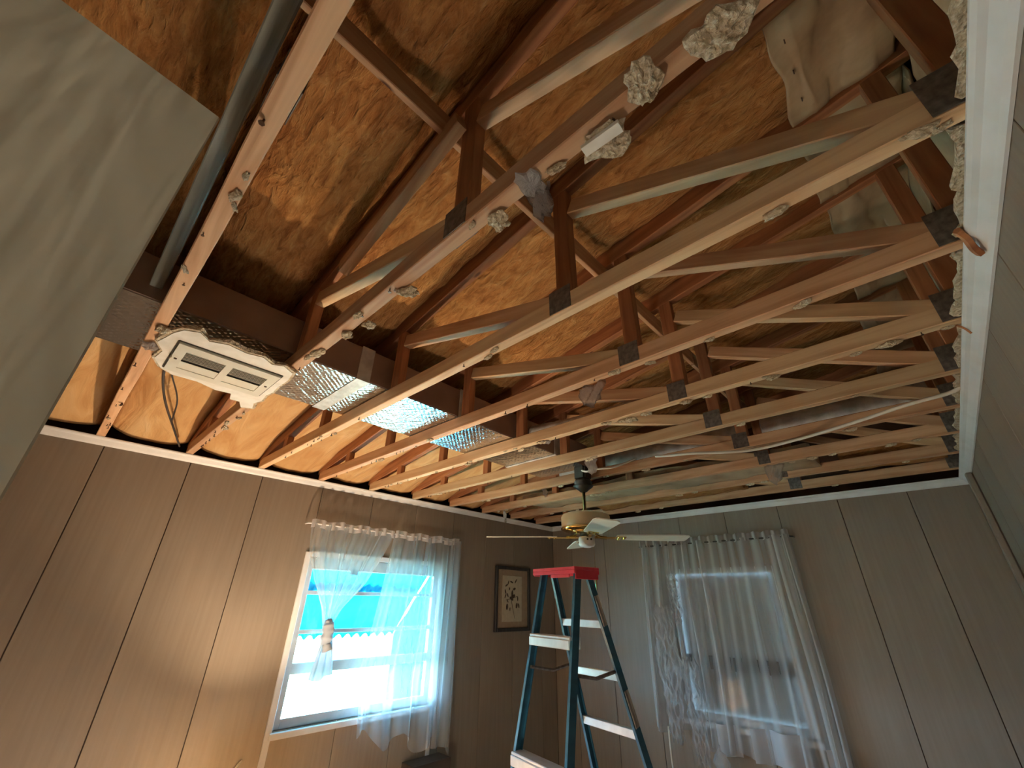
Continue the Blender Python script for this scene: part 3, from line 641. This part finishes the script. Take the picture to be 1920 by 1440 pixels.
# ------------------------------------------------------------------ window in the window wall
wn = struct(thing('window_1', None, None, (XL, 1.865, Hh(-.70))))
def wbox(name, y0, y1, h0, h1, m, x0=-.055, x1=-.02, par=None, bev=.002):
    return box(name, x0, x1, y0-1.865, y1-1.865, h0+.70, h1+.70, m, par or wn, bev)
wbox('window_frame', 1.30, 1.345, -.70, .25, M['alu']); wbox('window_frame', 2.385, 2.43, -.70, .25, M['alu'])
wbox('window_frame', 1.345, 2.385, .175, .25, M['alu']); wbox('window_frame', 1.345, 2.385, -.70, -.648, M['alu'])
for h0, h1, nm in ((.018, .042, 'sash_rail'), (-.212, -.188, 'sash_rail'), (-.43, -.372, 'meeting_rail')): wbox(nm, 1.345, 2.385, h0, h1, M['alu'], -.06, -.025)
wbox('pane', 1.345, 2.385, .042, .175, M['glass'], -.044, -.041, None, 0); wbox('pane', 1.345, 2.385, -.188, .018, M['glass'], -.044, -.041, None, 0)
wbox('pane', 1.345, 2.385, -.372, -.212, M['glass'], -.044, -.041, None, 0); wbox('pane', 1.345, 2.385, -.648, -.43, M['glass'], -.044, -.041, None, 0)
wbox('sash_lock', 1.62, 1.68, .15, .185, M['black'], -.02, -.008)
for s in ((1.298, 1.303), (2.427, 2.432)): wbox('jamb', s[0], s[1], -.70, .25, M['white'], -.106, -.001)
wbox('jamb', 1.303, 2.427, -.7035, -.7005, M['white'], -.106, -.001)
wbox('window_sill', 1.285, 2.45, -.735, -.7035, M['white'], .001, .03)
wbox('window_head', 1.30, 2.43, .2505, .285, M['white'], .001, .014)
# outside: awning, ground
aw = thing('window_awning', 'cyan corrugated awning outside the left window, scalloped along its lower edge', 'awning', (-3.30, 2.0, Hh(.46)))
def corr(name, x0, z0, x1, z1, y0, y1, parent, n=90, amp=.010):
    bm = bmesh.new(); g = []
    for a in range(n*2+1):
        y = y0+(y1-y0)*a/(n*2); o_ = 1.5*amp*math.sin(a*math.pi/4)
        g.append([bm.verts.new((x0+(x1-x0)*t+o_*.5, y, z0+(z1-z0)*t+o_*.8+(.012*math.cos(a*math.pi/4) if t == 1 else 0))) for t in (0, .5, 1)])
    for a in range(n*2):
        for b in range(2): f = bm.faces.new((g[a][b], g[a+1][b], g[a+1][b+1], g[a][b+1])); f.smooth = True
    bmesh.ops.solidify(bm, geom=bm.faces[:], thickness=.002)
    return obj(name, bm, M['awning'], parent)
corr('awning_panel', 0, 0, -.42, -.42, -1.3, .62, aw); corr('awning_panel', -.36, -.350, -.74, -.76, -1.3, .62, aw)
bm = bmesh.new(); g = [[bm.verts.new((-.02-.72*i/8, .63+.008*math.sin(i*2.4), lerp(-.03-.73*i/8, -1.62, k/6))) for k in range(7)] for i in range(9)]
for i in range(8):
    for k in range(6): bm.faces.new((g[i][k], g[i+1][k], g[i+1][k+1], g[i][k+1]))
obj('awning_side_curtain', bm, M['awning_cloth'], aw)
board('awning_strut', (-.02, -.85, -.72), (-.70, -.85, -.74), .02, .02, M['alu'], aw)
struct(box('floor_yard', -60, XL-.12, -40, 60, -.35, -.30, M['grass']))
# ------------------------------------------------------------------ curtains
def cloth(name, f, nu, nv, m, parent, smooth=True):
    bm = bmesh.new(); g = [[bm.verts.new(f(a/nu, b/nv)) for b in range(nv+1)] for a in range(nu+1)]
    for a in range(nu):
        for b in range(nv): q = bm.faces.new((g[a][b], g[a+1][b], g[a+1][b+1], g[a][b+1])); q.smooth = True
    return obj(name, bm, m, parent)
CX = XL+.07
def pw(t, pts):
    for (a, va), (b, vb) in zip(pts[:-1], pts[1:]):
        if t <= b: return lerp(va, vb, (t-a)/(b-a))
    return pts[-1][1]
lc = thing('sheer_curtain', 'left half of the white sheer curtain, gathered and tied in a knot', 'curtain', (CX, 1.56, Hh(.46)), 0, 'sheer curtains on the bright window')
def f1(u, v):
    z = lerp(0, -.62, v)
    l = pw(v, [(0, 1.225), (.3, 1.245), (.6, 1.32), (.85, 1.42), (1, 1.452)]); r = pw(v, [(0, 1.885), (.3, 1.80), (.6, 1.70), (.85, 1.555), (1, 1.502)])
    amp = lerp(.010, .022, v)
    x = amp*math.sin(u*34+3*v)+.006*math.sin(u*71)
    return (x+.01, lerp(l, r, u)-1.56+.006*math.sin(u*19+v*2), z)
cloth('curtain_panel', f1, 150, 24, M['sheer'], lc)
cloth('rod_header', lambda u, v: (.012*math.sin(u*60)+.013, lerp(1.225, 1.885, u)-1.56, .020-.055*v+.006*math.sin(u*24)), 150, 4, M['sheer_dense'], lc)
bm = bmesh.new(); add_tube(bm, spline([(.01, -.085, -.585), (.012, -.075, -.62), (.016, -.072, -.66), (.014, -.075, -.71), (.012, -.055, -.76)], 6), .03, 14, [.018]*2+[.026]*3+[.036]*6+[.038]*6+[.032]*8)
for v in bm.verts: 
    n = noise.noise(v.co*38)*.010; v.co += Vector((n, n, n*.4))
obj('curtain_knot', bm, M['knot'], lc, True)
cloth('curtain_tail', lambda u, v: (.012*math.sin(u*16)+.012, lerp(-.105, -.035, u)+(u-.5)*.085*v+.005, -.70-.21*v-.015*math.sin(u*5)), 40, 12, M['knot'], lc)
rc = thing('sheer_curtain', 'right half of the white sheer curtain, hanging loose past the sill', 'curtain', (CX, 2.25, Hh(.46)), 0, 'sheer curtains on the bright window')
def f2(u, v):
    zb = -1.255+.05*math.sin(u*17)-.16*u
    l = pw(v, [(0, 1.893), (.2, 1.862), (.5, 1.80), (.72, 1.745), (.85, 1.775), (1, 1.80)]); r = pw(v, [(0, 2.545), (1, 2.565)])
    w_ = lerp(l, r, u); d = .012+.022*v
    return (d*math.sin(u*26+1.5*v)*(1 if u > .1 else .4)+.008*math.sin(u*63)+.015*v, w_-2.25+.012*math.sin(u*13+v*3)*v, zb*v)
cloth('curtain_panel', f2, 160, 40, M['sheer'], rc)
cloth('rod_header', lambda u, v: (.012*math.sin(u*57)+.013, lerp(1.893, 2.545, u)-2.25, .020-.055*v+.006*math.sin(u*21)), 150, 4, M['sheer_dense'], rc)
cloth('side_fold', lambda u, v: (.020*math.sin(u*9)+.03, lerp(2.40+.05*(1-v), 2.555, u)-2.25, -1.40*v*(1+.01*u)), 24, 20, M['sheer'], rc)
cr = thing('curtain_rod', 'thin white rod holding the sheer curtains over the bright window', 'curtain rod', (CX+.012, 1.9, Hh(.455)))
bm = bmesh.new(); add_tube(bm, [(-.065, -.69, 0), (-.02, -.69, 0), (0, -.675, 0), (0, .66, 0), (-.02, .675, 0), (-.065, .675, 0)], .005, 8); obj('rod', bm, M['white'], cr, True)
# ------------------------------------------------------------------ back window, its shade, curtain, plastic
w2 = struct(thing('window_2', None, None, (-1.38, YB, Hh(-.80))))
def bbox_(name, x0, x1, h0, h1, m, y0=.02, y1=.055, bev=.002): return box(name, x0+1.38, x1+1.38, y0, y1, h0+.80, h1+.80, m, w2, bev)
bbox_('window_frame', -1.82, -1.775, -.80, .28, M['alu']); bbox_('window_frame', -.985, -.94, -.80, .28, M['alu'])
bbox_('window_frame', -1.775, -.985, .235, .28, M['alu']); bbox_('window_frame', -1.775, -.985, -.80, -.75, M['alu']); bbox_('meeting_rail', -1.775, -.985, -.46, -.37, M['black'], .025, .06)
bbox_('pane', -1.775, -.985, -.37, .235, M['glass'], .04, .043, 0); bbox_('pane', -1.775, -.985, -.75, -.46, M['glass'], .04, .043, 0)
bbox_('window_shade', -1.80, -.96, -.78, .26, M['blind'], .075, .08)
bbox_('window_sill', -1.86, -.90, -.835, -.80, M['white'], -.03, -.001)
bc = thing('wide_sheer_curtain', 'wide crumpled sheer curtain hanging over the back wall window', 'curtain', (-1.39, YB-.075, Hh(.49)))
def f3(u, v):
    x = lerp(-2.02, -.765, u)+1.39-.055*v*(1-u)
    amp = .018+.030*v
    ph = u*40+9*math.sin(u*6+.6)
    y = -amp*(.55+.45*math.sin(u*7+1))*math.sin(ph)-.007*math.sin(u*97+v*2)
    zb = -1.44-.02*math.sin(u*23)+(.06 if u < .25 else 0)
    return (x+.012*math.sin(ph*.5+v*4)*v, y, zb*v)
cloth('curtain_panel', f3, 260, 40, M['sheer_back'], bc)
cloth('rod_header', lambda u, v: (lerp(-2.02, -.765, u)+1.39, -.014*math.sin(u*110)-.008, .028-.06*v+.012*abs(math.sin(u*37))), 260, 4, M['sheer_back'], bc)
for a, b, z0, z1 in ((-1.56, -1.42, -1.27, -1.45), (-1.32, -.985, -1.26, -1.45), (-.88, -.77, -1.30, -1.46)):
    cloth('curtain_hem', lambda u, v: (lerp(a, b, u)+1.39, -.035*math.sin((lerp(a, b, u)+2)*30)-.02-.004, lerp(z0, z1, v)), 20, 3, M['hem'], bc)
for a, wd, ln in ((-1.99, .03, 1.38), (-1.86, .03, 1.40), (-1.73, .035, 1.42), (-1.60, .05, 1.42), (-1.47, .05, 1.44), (-.87, .06, 1.45), (-.80, .035, 1.46)):
    cloth('curtain_fold', lambda u, v, a=a, wd=wd, ln=ln: (lerp(a, a+wd, u)+1.39+.012*math.sin(v*4+a*9)-.03*v*(a < -1.4), -.030*math.sin(u*math.pi)-.025-.01*math.sin(v*6), -ln*v), 8, 20, M['sheer_back'], bc)
bm = bmesh.new(); add_tube(bm, [(-2.035, YB-.001, Hh(.475)), (-2.035, YB-.06, Hh(.475)), (-2.02, YB-.078, Hh(.475)), (-.765, YB-.078, Hh(.475)), (-.75, YB-.06, Hh(.475)), (-.75, YB-.001, Hh(.475))], .006, 8)
tag(obj('dark_curtain_rod', bm, M['black'], None, True), 'dark rod holding the curtain over the back window', 'curtain rod')
# crumpled clear plastic hanging at the left of that curtain
def crumple(name, x0, x1, h0, h1, y, label, seed, taper=.5, amp=.022):
    def f(u, v):
        cx = (x0+x1)/2; hw = (x1-x0)/2*(1-taper*abs(v-.45)*1.4)
        x = cx+(u*2-1)*hw+.02*noise.noise(Vector((v*7, u*3, seed)))
        n = noise.noise(Vector((u*9, v*14, seed)))+.6*abs(noise.noise(Vector((u*22, v*7, seed+4))))
        return (x, y-amp*n-.01, Hh(lerp(h0, h1, v)+.015*math.sin(u*25+seed)))
    o = cloth(name, f, 34, 60, M['plastic'], None); return tag(o, label, 'plastic sheet', 'clear plastic hanging on the back curtain')
crumple('plastic_sheet', -1.93, -1.72, -.02, -.92, 3.82, 'large crumpled clear plastic bag hanging at the left of the back curtain', 2, .7, .05)
crumple('plastic_sheet', -1.72, -1.58, -.38, -1.02, 3.80, 'lower strip of shredded clear plastic with pale fringed end', 5, .4, .04)
crumple('plastic_sheet', -1.74, -1.64, .22, -.14, 3.80, 'narrow shiny plastic strip high on the back curtain', 8, .3, .03)
bm = bmesh.new(); add_lathe(bm, [(.004, .075), (.012, .05), (.035, .02), (.055, -.02), (.05, -.05), (.02, -.065), (0, -.067)], 18, (-1.525, 3.79, Hh(-.96)))
for v in bm.verts: v.co += Vector((1, 1, .4))*noise.noise(v.co*22)*.014
tag(obj('plastic_bag', bm, M['plastic'], None, True), 'small round bulging clear plastic bag at the bottom of the back curtain', 'plastic bag')
bm = bmesh.new(); add_tube(bm, spline([(-1.945, 3.90, Hh(-.86)), (-1.95, 3.90, Hh(-1.05)), (-1.955, 3.92, Hh(-1.3)), (-1.96, 3.95, Hh(-1.6))], 5), .007, 6)
tag(obj('beige_cable', bm, M['cable'], None, True), 'beige cord hanging below the left end of the back curtain', 'cord')
# ------------------------------------------------------------------ framed picture
pf = thing('framed_picture', 'narrow dark-framed print of a flowering sprig on the window wall beside the corner', 'picture', (XL+.002, 3.34, Hh(.02)))
y0, y1, z0, z1 = -.255, .235, -.275, .283
for nm, a in (('frame_side', (y0, y0+.030, z0, z1)), ('frame_side', (y1-.030, y1, z0, z1)), ('frame_side', (y0+.030, y1-.030, z1-.030, z1)), ('frame_side', (y0+.030, y1-.030, z0, z0+.030))):
    box(nm, 0, .028, *a, M['frame'], pf, .004)
box('mat_board', .002, .010, y0+.03, y1-.03, z0+.03, z1-.03, M['matb'], pf)
box('print', .0105, .0125, -.155, .12, -.195, .20, M['art'], pf)
bm = bmesh.new(); rng = random.Random(3)
add_tube(bm, [(.0138, .02, -.17), (.0138, -.01, -.09), (.0138, -.035, .0), (.0138, -.02, .07)], .0022, 5)
add_tube(bm, [(.0138, -.02, .0), (.0138, .05, .02)], .002, 5); add_tube(bm, [(.0138, -.03, .0), (.0138, -.09, -.01)], .002, 5)
def leaf(y, z, a, l, w_):
    n = 8; vs = []
    for k in range(n):
        th = 2*math.pi*k/n; py = l*math.cos(th); pz = w_*math.sin(th); vs.append((y+py*math.cos(a)-pz*math.sin(a), z+py*math.sin(a)+pz*math.cos(a)))
    A = [bm.verts.new((.0128, p[0], p[1])) for p in vs]; B = [bm.verts.new((.0140, p[0], p[1])) for p in vs]
    bm.faces.new(A); bm.faces.new(B[::-1])
    for k in range(n): bm.faces.new((A[k], A[(k+1)%n], B[(k+1)%n], B[k]))
for y, z, a, l, w_ in ((-.10,.115,.5,.022,.008),(-.075,.14,1.2,.020,.007),(-.03,.145,-.3,.024,.008),(.03,.155,.9,.026,.007),(-.115,.06,1.9,.022,.008),(-.06,.085,1.4,.014,.007),(.01,.085,.4,.020,.012),(-.115,.02,1.1,.022,.007),(-.085,.03,-1.0,.022,.008),(-.02,.045,1.5,.03,.012),(-.005,.02,.4,.03,.016),(-.03,.0,-.5,.03,.013),(.06,.0,1.6,.022,.007),(.045,-.06,1.3,.026,.013),(.075,-.06,1.8,.022,.009),(-.085,-.02,-.9,.020,.006),(-.09,-.07,1.5,.028,.013),(-.05,-.09,1.5,.016,.006)): leaf(y, z, a, l, w_)
obj('printed_sprig', bm, M['ink'], pf)
# ------------------------------------------------------------------ step ladder
ld = thing('step_ladder', 'blue-green step ladder with red top cap standing in front of the corner', 'ladder', (-1.42, 2.1, 0)); LC = Vector((-1.42, 2.1, 0))
th = -.201; U = Vector((math.cos(th), math.sin(th), 0)); V = Vector((-math.sin(th), math.cos(th), 0))
tops = {'FL': (-1.585, 1.933), 'FR': (-1.313, 1.878), 'RL': (-1.571, 2.005), 'RR': (-1.298, 1.950)}
bots = {'FL': (-1.754, 1.616), 'FR': (-1.282, 1.520), 'RL': (-1.568, 2.601), 'RR': (-1.068, 2.499)}
def rail_pt(k, h):
    t = (.12-h)/1.80; a = Vector((*tops[k], 0)); b = Vector((*bots[k], 0)); q = a+(b-a)*t; return Vector((q.x, q.y, EYE+h))
def rail(k):
    p0, p1 = rail_pt(k, .135)-LC, rail_pt(k, -1.67)-LC
    bm = bmesh.new(); s = 1 if k[1] == 'L' else -1; ax = (p1-p0).normalized(); rear = k[0] == 'R'
    ay = U*s; az = ax.cross(ay).normalized(); ay = az.cross(ax).normalized()
    d, fl, tk = (.036, .015, .004) if rear else (.040, .016, .004)
    # C section: web plus two flanges
    prof = [(0, -d/2), (fl, -d/2), (fl, -d/2+tk), (tk, -d/2+tk), (tk, d/2-tk), (fl, d/2-tk), (fl, d/2), (0, d/2)]
    A = [bm.verts.new(p0+ay*a+az*b) for a, b in prof]; B = [bm.verts.new(p1+ay*a+az*b) for a, b in prof]; n = 8
    for i in range(n): bm.faces.new((A[i], A[(i+1)%n], B[(i+1)%n], B[i]))
    bm.faces.new(A); bm.faces.new(B[::-1])
    o = obj('rear_rail' if rear else 'front_rail', bm, M['ladder'], ld)
    bm = bmesh.new(); q = rail_pt(k, -1.665)-LC; add_box(bm, q.x-.03, q.x+.03, q.y-.045, q.y+.045, .002, .05); obj('foot', bm, M['black'], o)
    return o
rails = {k: rail(k) for k in tops}
def between(name, ka, kb, h, dep, hei, m, inset=.006, dh=0):
    a, b = rail_pt(ka, h)-LC, rail_pt(kb, h)-LC; d = (b-a).normalized()
    return board(name, a+d*inset, b-d*inset, dep, hei, m, ld)
for h in (-.150, -.605, -1.06, -1.45):
    s = between('step', 'FL', 'FR', h, .068, .012, M['ladalu'])
    a, b = rail_pt('FL', h-.012)-LC, rail_pt('FR', h-.012)-LC; d = (b-a).normalized()
    for dy in (-.034, .034):
        board('step_lip', a+d*.008+V*dy-Vector((0,0,.012)), b-d*.008+V*dy-Vector((0,0,.012)), .006, .038, M['ladalu'], ld)
for h in (-.095, -.310, -.53, -.95, -1.35):
    between('rear_brace', 'RL', 'RR', h, .028, .034, M['ladalu'])
bm = bmesh.new(); c = (rail_pt('FL', .15)+rail_pt('FR', .15)+rail_pt('RL', .15)+rail_pt('RR', .15))/4-LC
mtx = Matrix.Translation(Vector((c.x, c.y, EYE+.12)))@Matrix.Rotation(th, 4, 'Z')
add_box(bm, -.165, .165, -.085, .085, .022, .036, mtx); add_box(bm, -.165, .165, -.085, -.077, .004, .022, mtx); add_box(bm, -.165, .165, .077, .085, .004, .022, mtx)
add_box(bm, -.165, -.157, -.077, .077, .0, .022, mtx); add_box(bm, .157, .165, -.077, .077, -.02, .022, mtx); add_box(bm, -.02, .12, -.080, -.074, -.012, .004, mtx)
bmesh.ops.bevel(bm, geom=bm.edges[:], offset=.002, segments=1, affect='EDGES'); obj('top_cap', bm, M['cap'], ld)
for ka, kb in (('FL', 'RL'), ('FR', 'RR')):
    a, b = rail_pt(ka, -.285)-LC, rail_pt(kb, -.285)-LC; md_ = (a+b)/2-Vector((0,0,.022)); sgn = U*(.012 if ka[1] == 'L' else -.012)
    bm = bmesh.new(); add_tube(bm, [a+sgn, md_+sgn], .008, 6); add_tube(bm, [md_+sgn, b+sgn], .008, 6); obj('spreader_bar', bm, M['plate'], ld)
def railstrip(k, h0, h1, name, m):
    a, b = rail_pt(k, h0)-LC, rail_pt(k, h1)-LC; o_ = U*(.004 if k[1] == 'R' else -.004)
    ax = (b-a).normalized(); board(name, a+o_, b+o_, .003, .028, m, ld, up=ax.cross(U))
railstrip('RR', .03, -.10, 'warning_sticker', M['label']); railstrip('RR', -.36, -.50, 'warning_sticker', M['label'])
# ------------------------------------------------------------------ ceiling fan
FX, FY = -1.60, 2.40
fn = thing('ceiling_fan', 'cream four-blade ceiling fan with brass trim hanging from the bare trusses', 'ceiling fan', (FX, FY, TOP))
def lathe(name, prof, m, parent, n=36):
    bm = bmesh.new(); add_lathe(bm, prof, n); return obj(name, bm, m, parent, True)
bm = bmesh.new(); add_box(bm, -.045, .045, -.045, .045, -.02, .085); bmesh.ops.bevel(bm, geom=bm.edges[:], offset=.012, segments=2, affect='EDGES'); obj('mount_box', bm, M['black'], fn)
lathe('canopy', [(0, -.018), (.055, -.02), (.062, -.035), (.058, -.05), (.068, -.056), (.062, -.066), (.04, -.082), (.020, -.098), (0, -.10)], M['black'], fn)
lathe('downrod', [(0, -.095), (.011, -.096), (.011, -.215), (.022, -.217), (.024, -.238), (0, -.24)], M['brass'], fn, 14)
lathe('motor_housing', [(0, -.232), (.06, -.233), (.125, -.240), (.150, -.250), (.158, -.262), (.158, -.325), (.150, -.332), (0, -.332)], M['cream'], fn, 48)
lathe('brass_band', [(.150, -.330), (.162, -.333), (.162, -.341), (.145, -.349), (.10, -.352), (.10, -.358), (.06, -.364), (0, -.364)], M['brass'], fn, 48)
lathe('hub', [(0, -.36), (.04, -.362), (.04, -.385), (0, -.387)], M['black'], fn, 24)
lathe('switch_housing', [(0, -.384), (.047, -.386), (.052, -.392), (.052, -.432), (.044, -.444), (.02, -.45), (0, -.451)], M['white'], fn, 28)
for a in (-50, -25):
    bm = bmesh.new(); ca, sa = math.cos(R(a)), math.sin(R(a)); add_tube(bm, [(.050*ca, .050*sa, -.405), (.056*ca, .056*sa, -.405)], .006, 8); obj('switch_button', bm, M['black'], fn)
HB = -.385
for a in (42, 132, 216, 314):
    Rm = Matrix.Rotation(R(a), 4, 'Z')@Matrix.Translation((0, 0, HB))@Matrix.Rotation(R(-7), 4, 'X')
    bm = bmesh.new(); out = [(.19, -.045), (.22, -.056), (.60, -.070), (.635, -.062), (.648, -.045), (.648, .045), (.635, .062), (.60, .070), (.22, .056), (.19, .045)]
    A = [bm.verts.new((x, y, -.003)) for x, y in out]; B = [bm.verts.new((x, y, .003)) for x, y in out]; n = len(out)
    bm.faces.new(A); bm.faces.new(B[::-1])
    for i in range(n): bm.faces.new((A[i], A[(i+1)%n], B[(i+1)%n], B[i]))
    bmesh.ops.transform(bm, matrix=Rm, verts=bm.verts); bl = obj('blade', bm, M['blade'], fn)
    bm = bmesh.new(); add_box(bm, .05, .20, -.011, .011, -.010, -.0035); add_box(bm, .19, .25, -.032, .032, -.0085, -.0035)
    for sx, sy in ((.205, -.02), (.205, .02), (.24, 0)): add_tube(bm, [(sx, sy, -.008), (sx, sy, -.014)], .006, 8)
    add_tube(bm, [(.06, 0, .012), (.09, 0, -.002), (.13, 0, -.006)], .010, 8)
    bmesh.ops.transform(bm, matrix=Rm, verts=bm.verts); obj('blade_iron', bm, M['brass'], bl)
bm = bmesh.new(); add_tube(bm, [(.03, .03, -.448), (.03, .03, -.60)], .0012, 5); add_tube(bm, [(.03, .03, -.56), (.03, .03, -.60), (.03, .03, -.66), (.03, .03, -.70)], .004, 8, [.002, .0045, .007, .002]); obj('pull_chain', bm, M['brass'], fn)
# ------------------------------------------------------------------ things below the window: dark dresser mirror back, lamp and its stand
tv = thing('dark_panel_cabinet', 'dark upright panel just below the right curtain at the bottom edge', 'cabinet', (XL+.16, 2.36, 0))
box('cabinet_body', -.15, .0, -.13, .19, .0, Hh(-1.00), M['walnut'], tv, .004); box('edge_strip', .0005, .003, -.128, -.112, Hh(-1.14), Hh(-1.02), M['tan'], tv)
nt = thing('night_stand', 'small dark night stand against the window wall under the lamp', 'night stand', (LAMP[0], LAMP[1], 0))
box('top', -.22, .22, -.22, .22, .22, .25, M['walnut'], nt, .004)
for sx in (-1, 1):
    for sy in (-1, 1): box('leg', sx*.19-.02, sx*.19+.02, sy*.19-.02, sy*.19+.02, 0, .2195, M['walnut'], nt, .002)
lp = thing('table_lamp', 'ceramic table lamp with a pale drum shade standing on the night stand', 'lamp', (LAMP[0], LAMP[1], .2505))
lathe('lamp_base', [(0, 0), (.07, .002), (.075, .02), (.05, .05), (.08, .12), (.07, .2), (.03, .26), (.012, .27), (.012, .30), (0, .30)], M['ceramic'], lp)
lathe('lamp_shade', [(.18, .25), (.13, .515)], M['shade_cloth'], lp, 40)
# socket wire loop on the wall by the window casing
bm = bmesh.new(); add_tube(bm, spline([(XL+.012, 1.17, Hh(-.80)), (XL+.02, 1.14, Hh(-.83)), (XL+.02, 1.115, Hh(-.90)), (XL+.02, 1.13, Hh(-.95)), (XL+.012, 1.165, Hh(-.93))], 6), .005, 6)
tag(obj('wire_loop', bm, M['cable'], None, True), 'small loop of beige wire on the panelling left of the window casing', 'wire')
wk = thing('low_fill_lamp', 'added low round fill lamp, unseen on the floor in front of the ladder', 'lamp', (LOW_FILL[0], LOW_FILL[1], 0))  # body for the added low fill, below the frame
lathe('lamp_stand', [(0, .0005), (.12, .001), (.12, .015), (.02, .03), (.015, .22), (0, .22)], M['black'], wk, 24)
lathe('reflector_bowl', [(.0, .22), (.08, .225), (.16, .26), (.175, .30), (.17, .30), (.155, .265), (.08, .23)], M['alu'], wk, 32)
hl = thing('hall_fill_lamp', 'added round fill lamp, unseen on the hall ceiling behind the doorway', 'lamp', (.05, -1.35, TOP-.006))  # fixture for the added hall fill, out of view
lathe('lamp_rim', [(.09, 0), (.09, -.02), (.07, -.02), (.07, 0)], M['brass'], hl)
struct(box('baseboard_back', XL+.001, XR-.001, YB-.014, YB-.001, .001, .08, M['white'], None, .003))
struct(box('baseboard_left', XL+.001, XL+.013, YF, YB-.015, .001, .08, M['white'], None, .003))
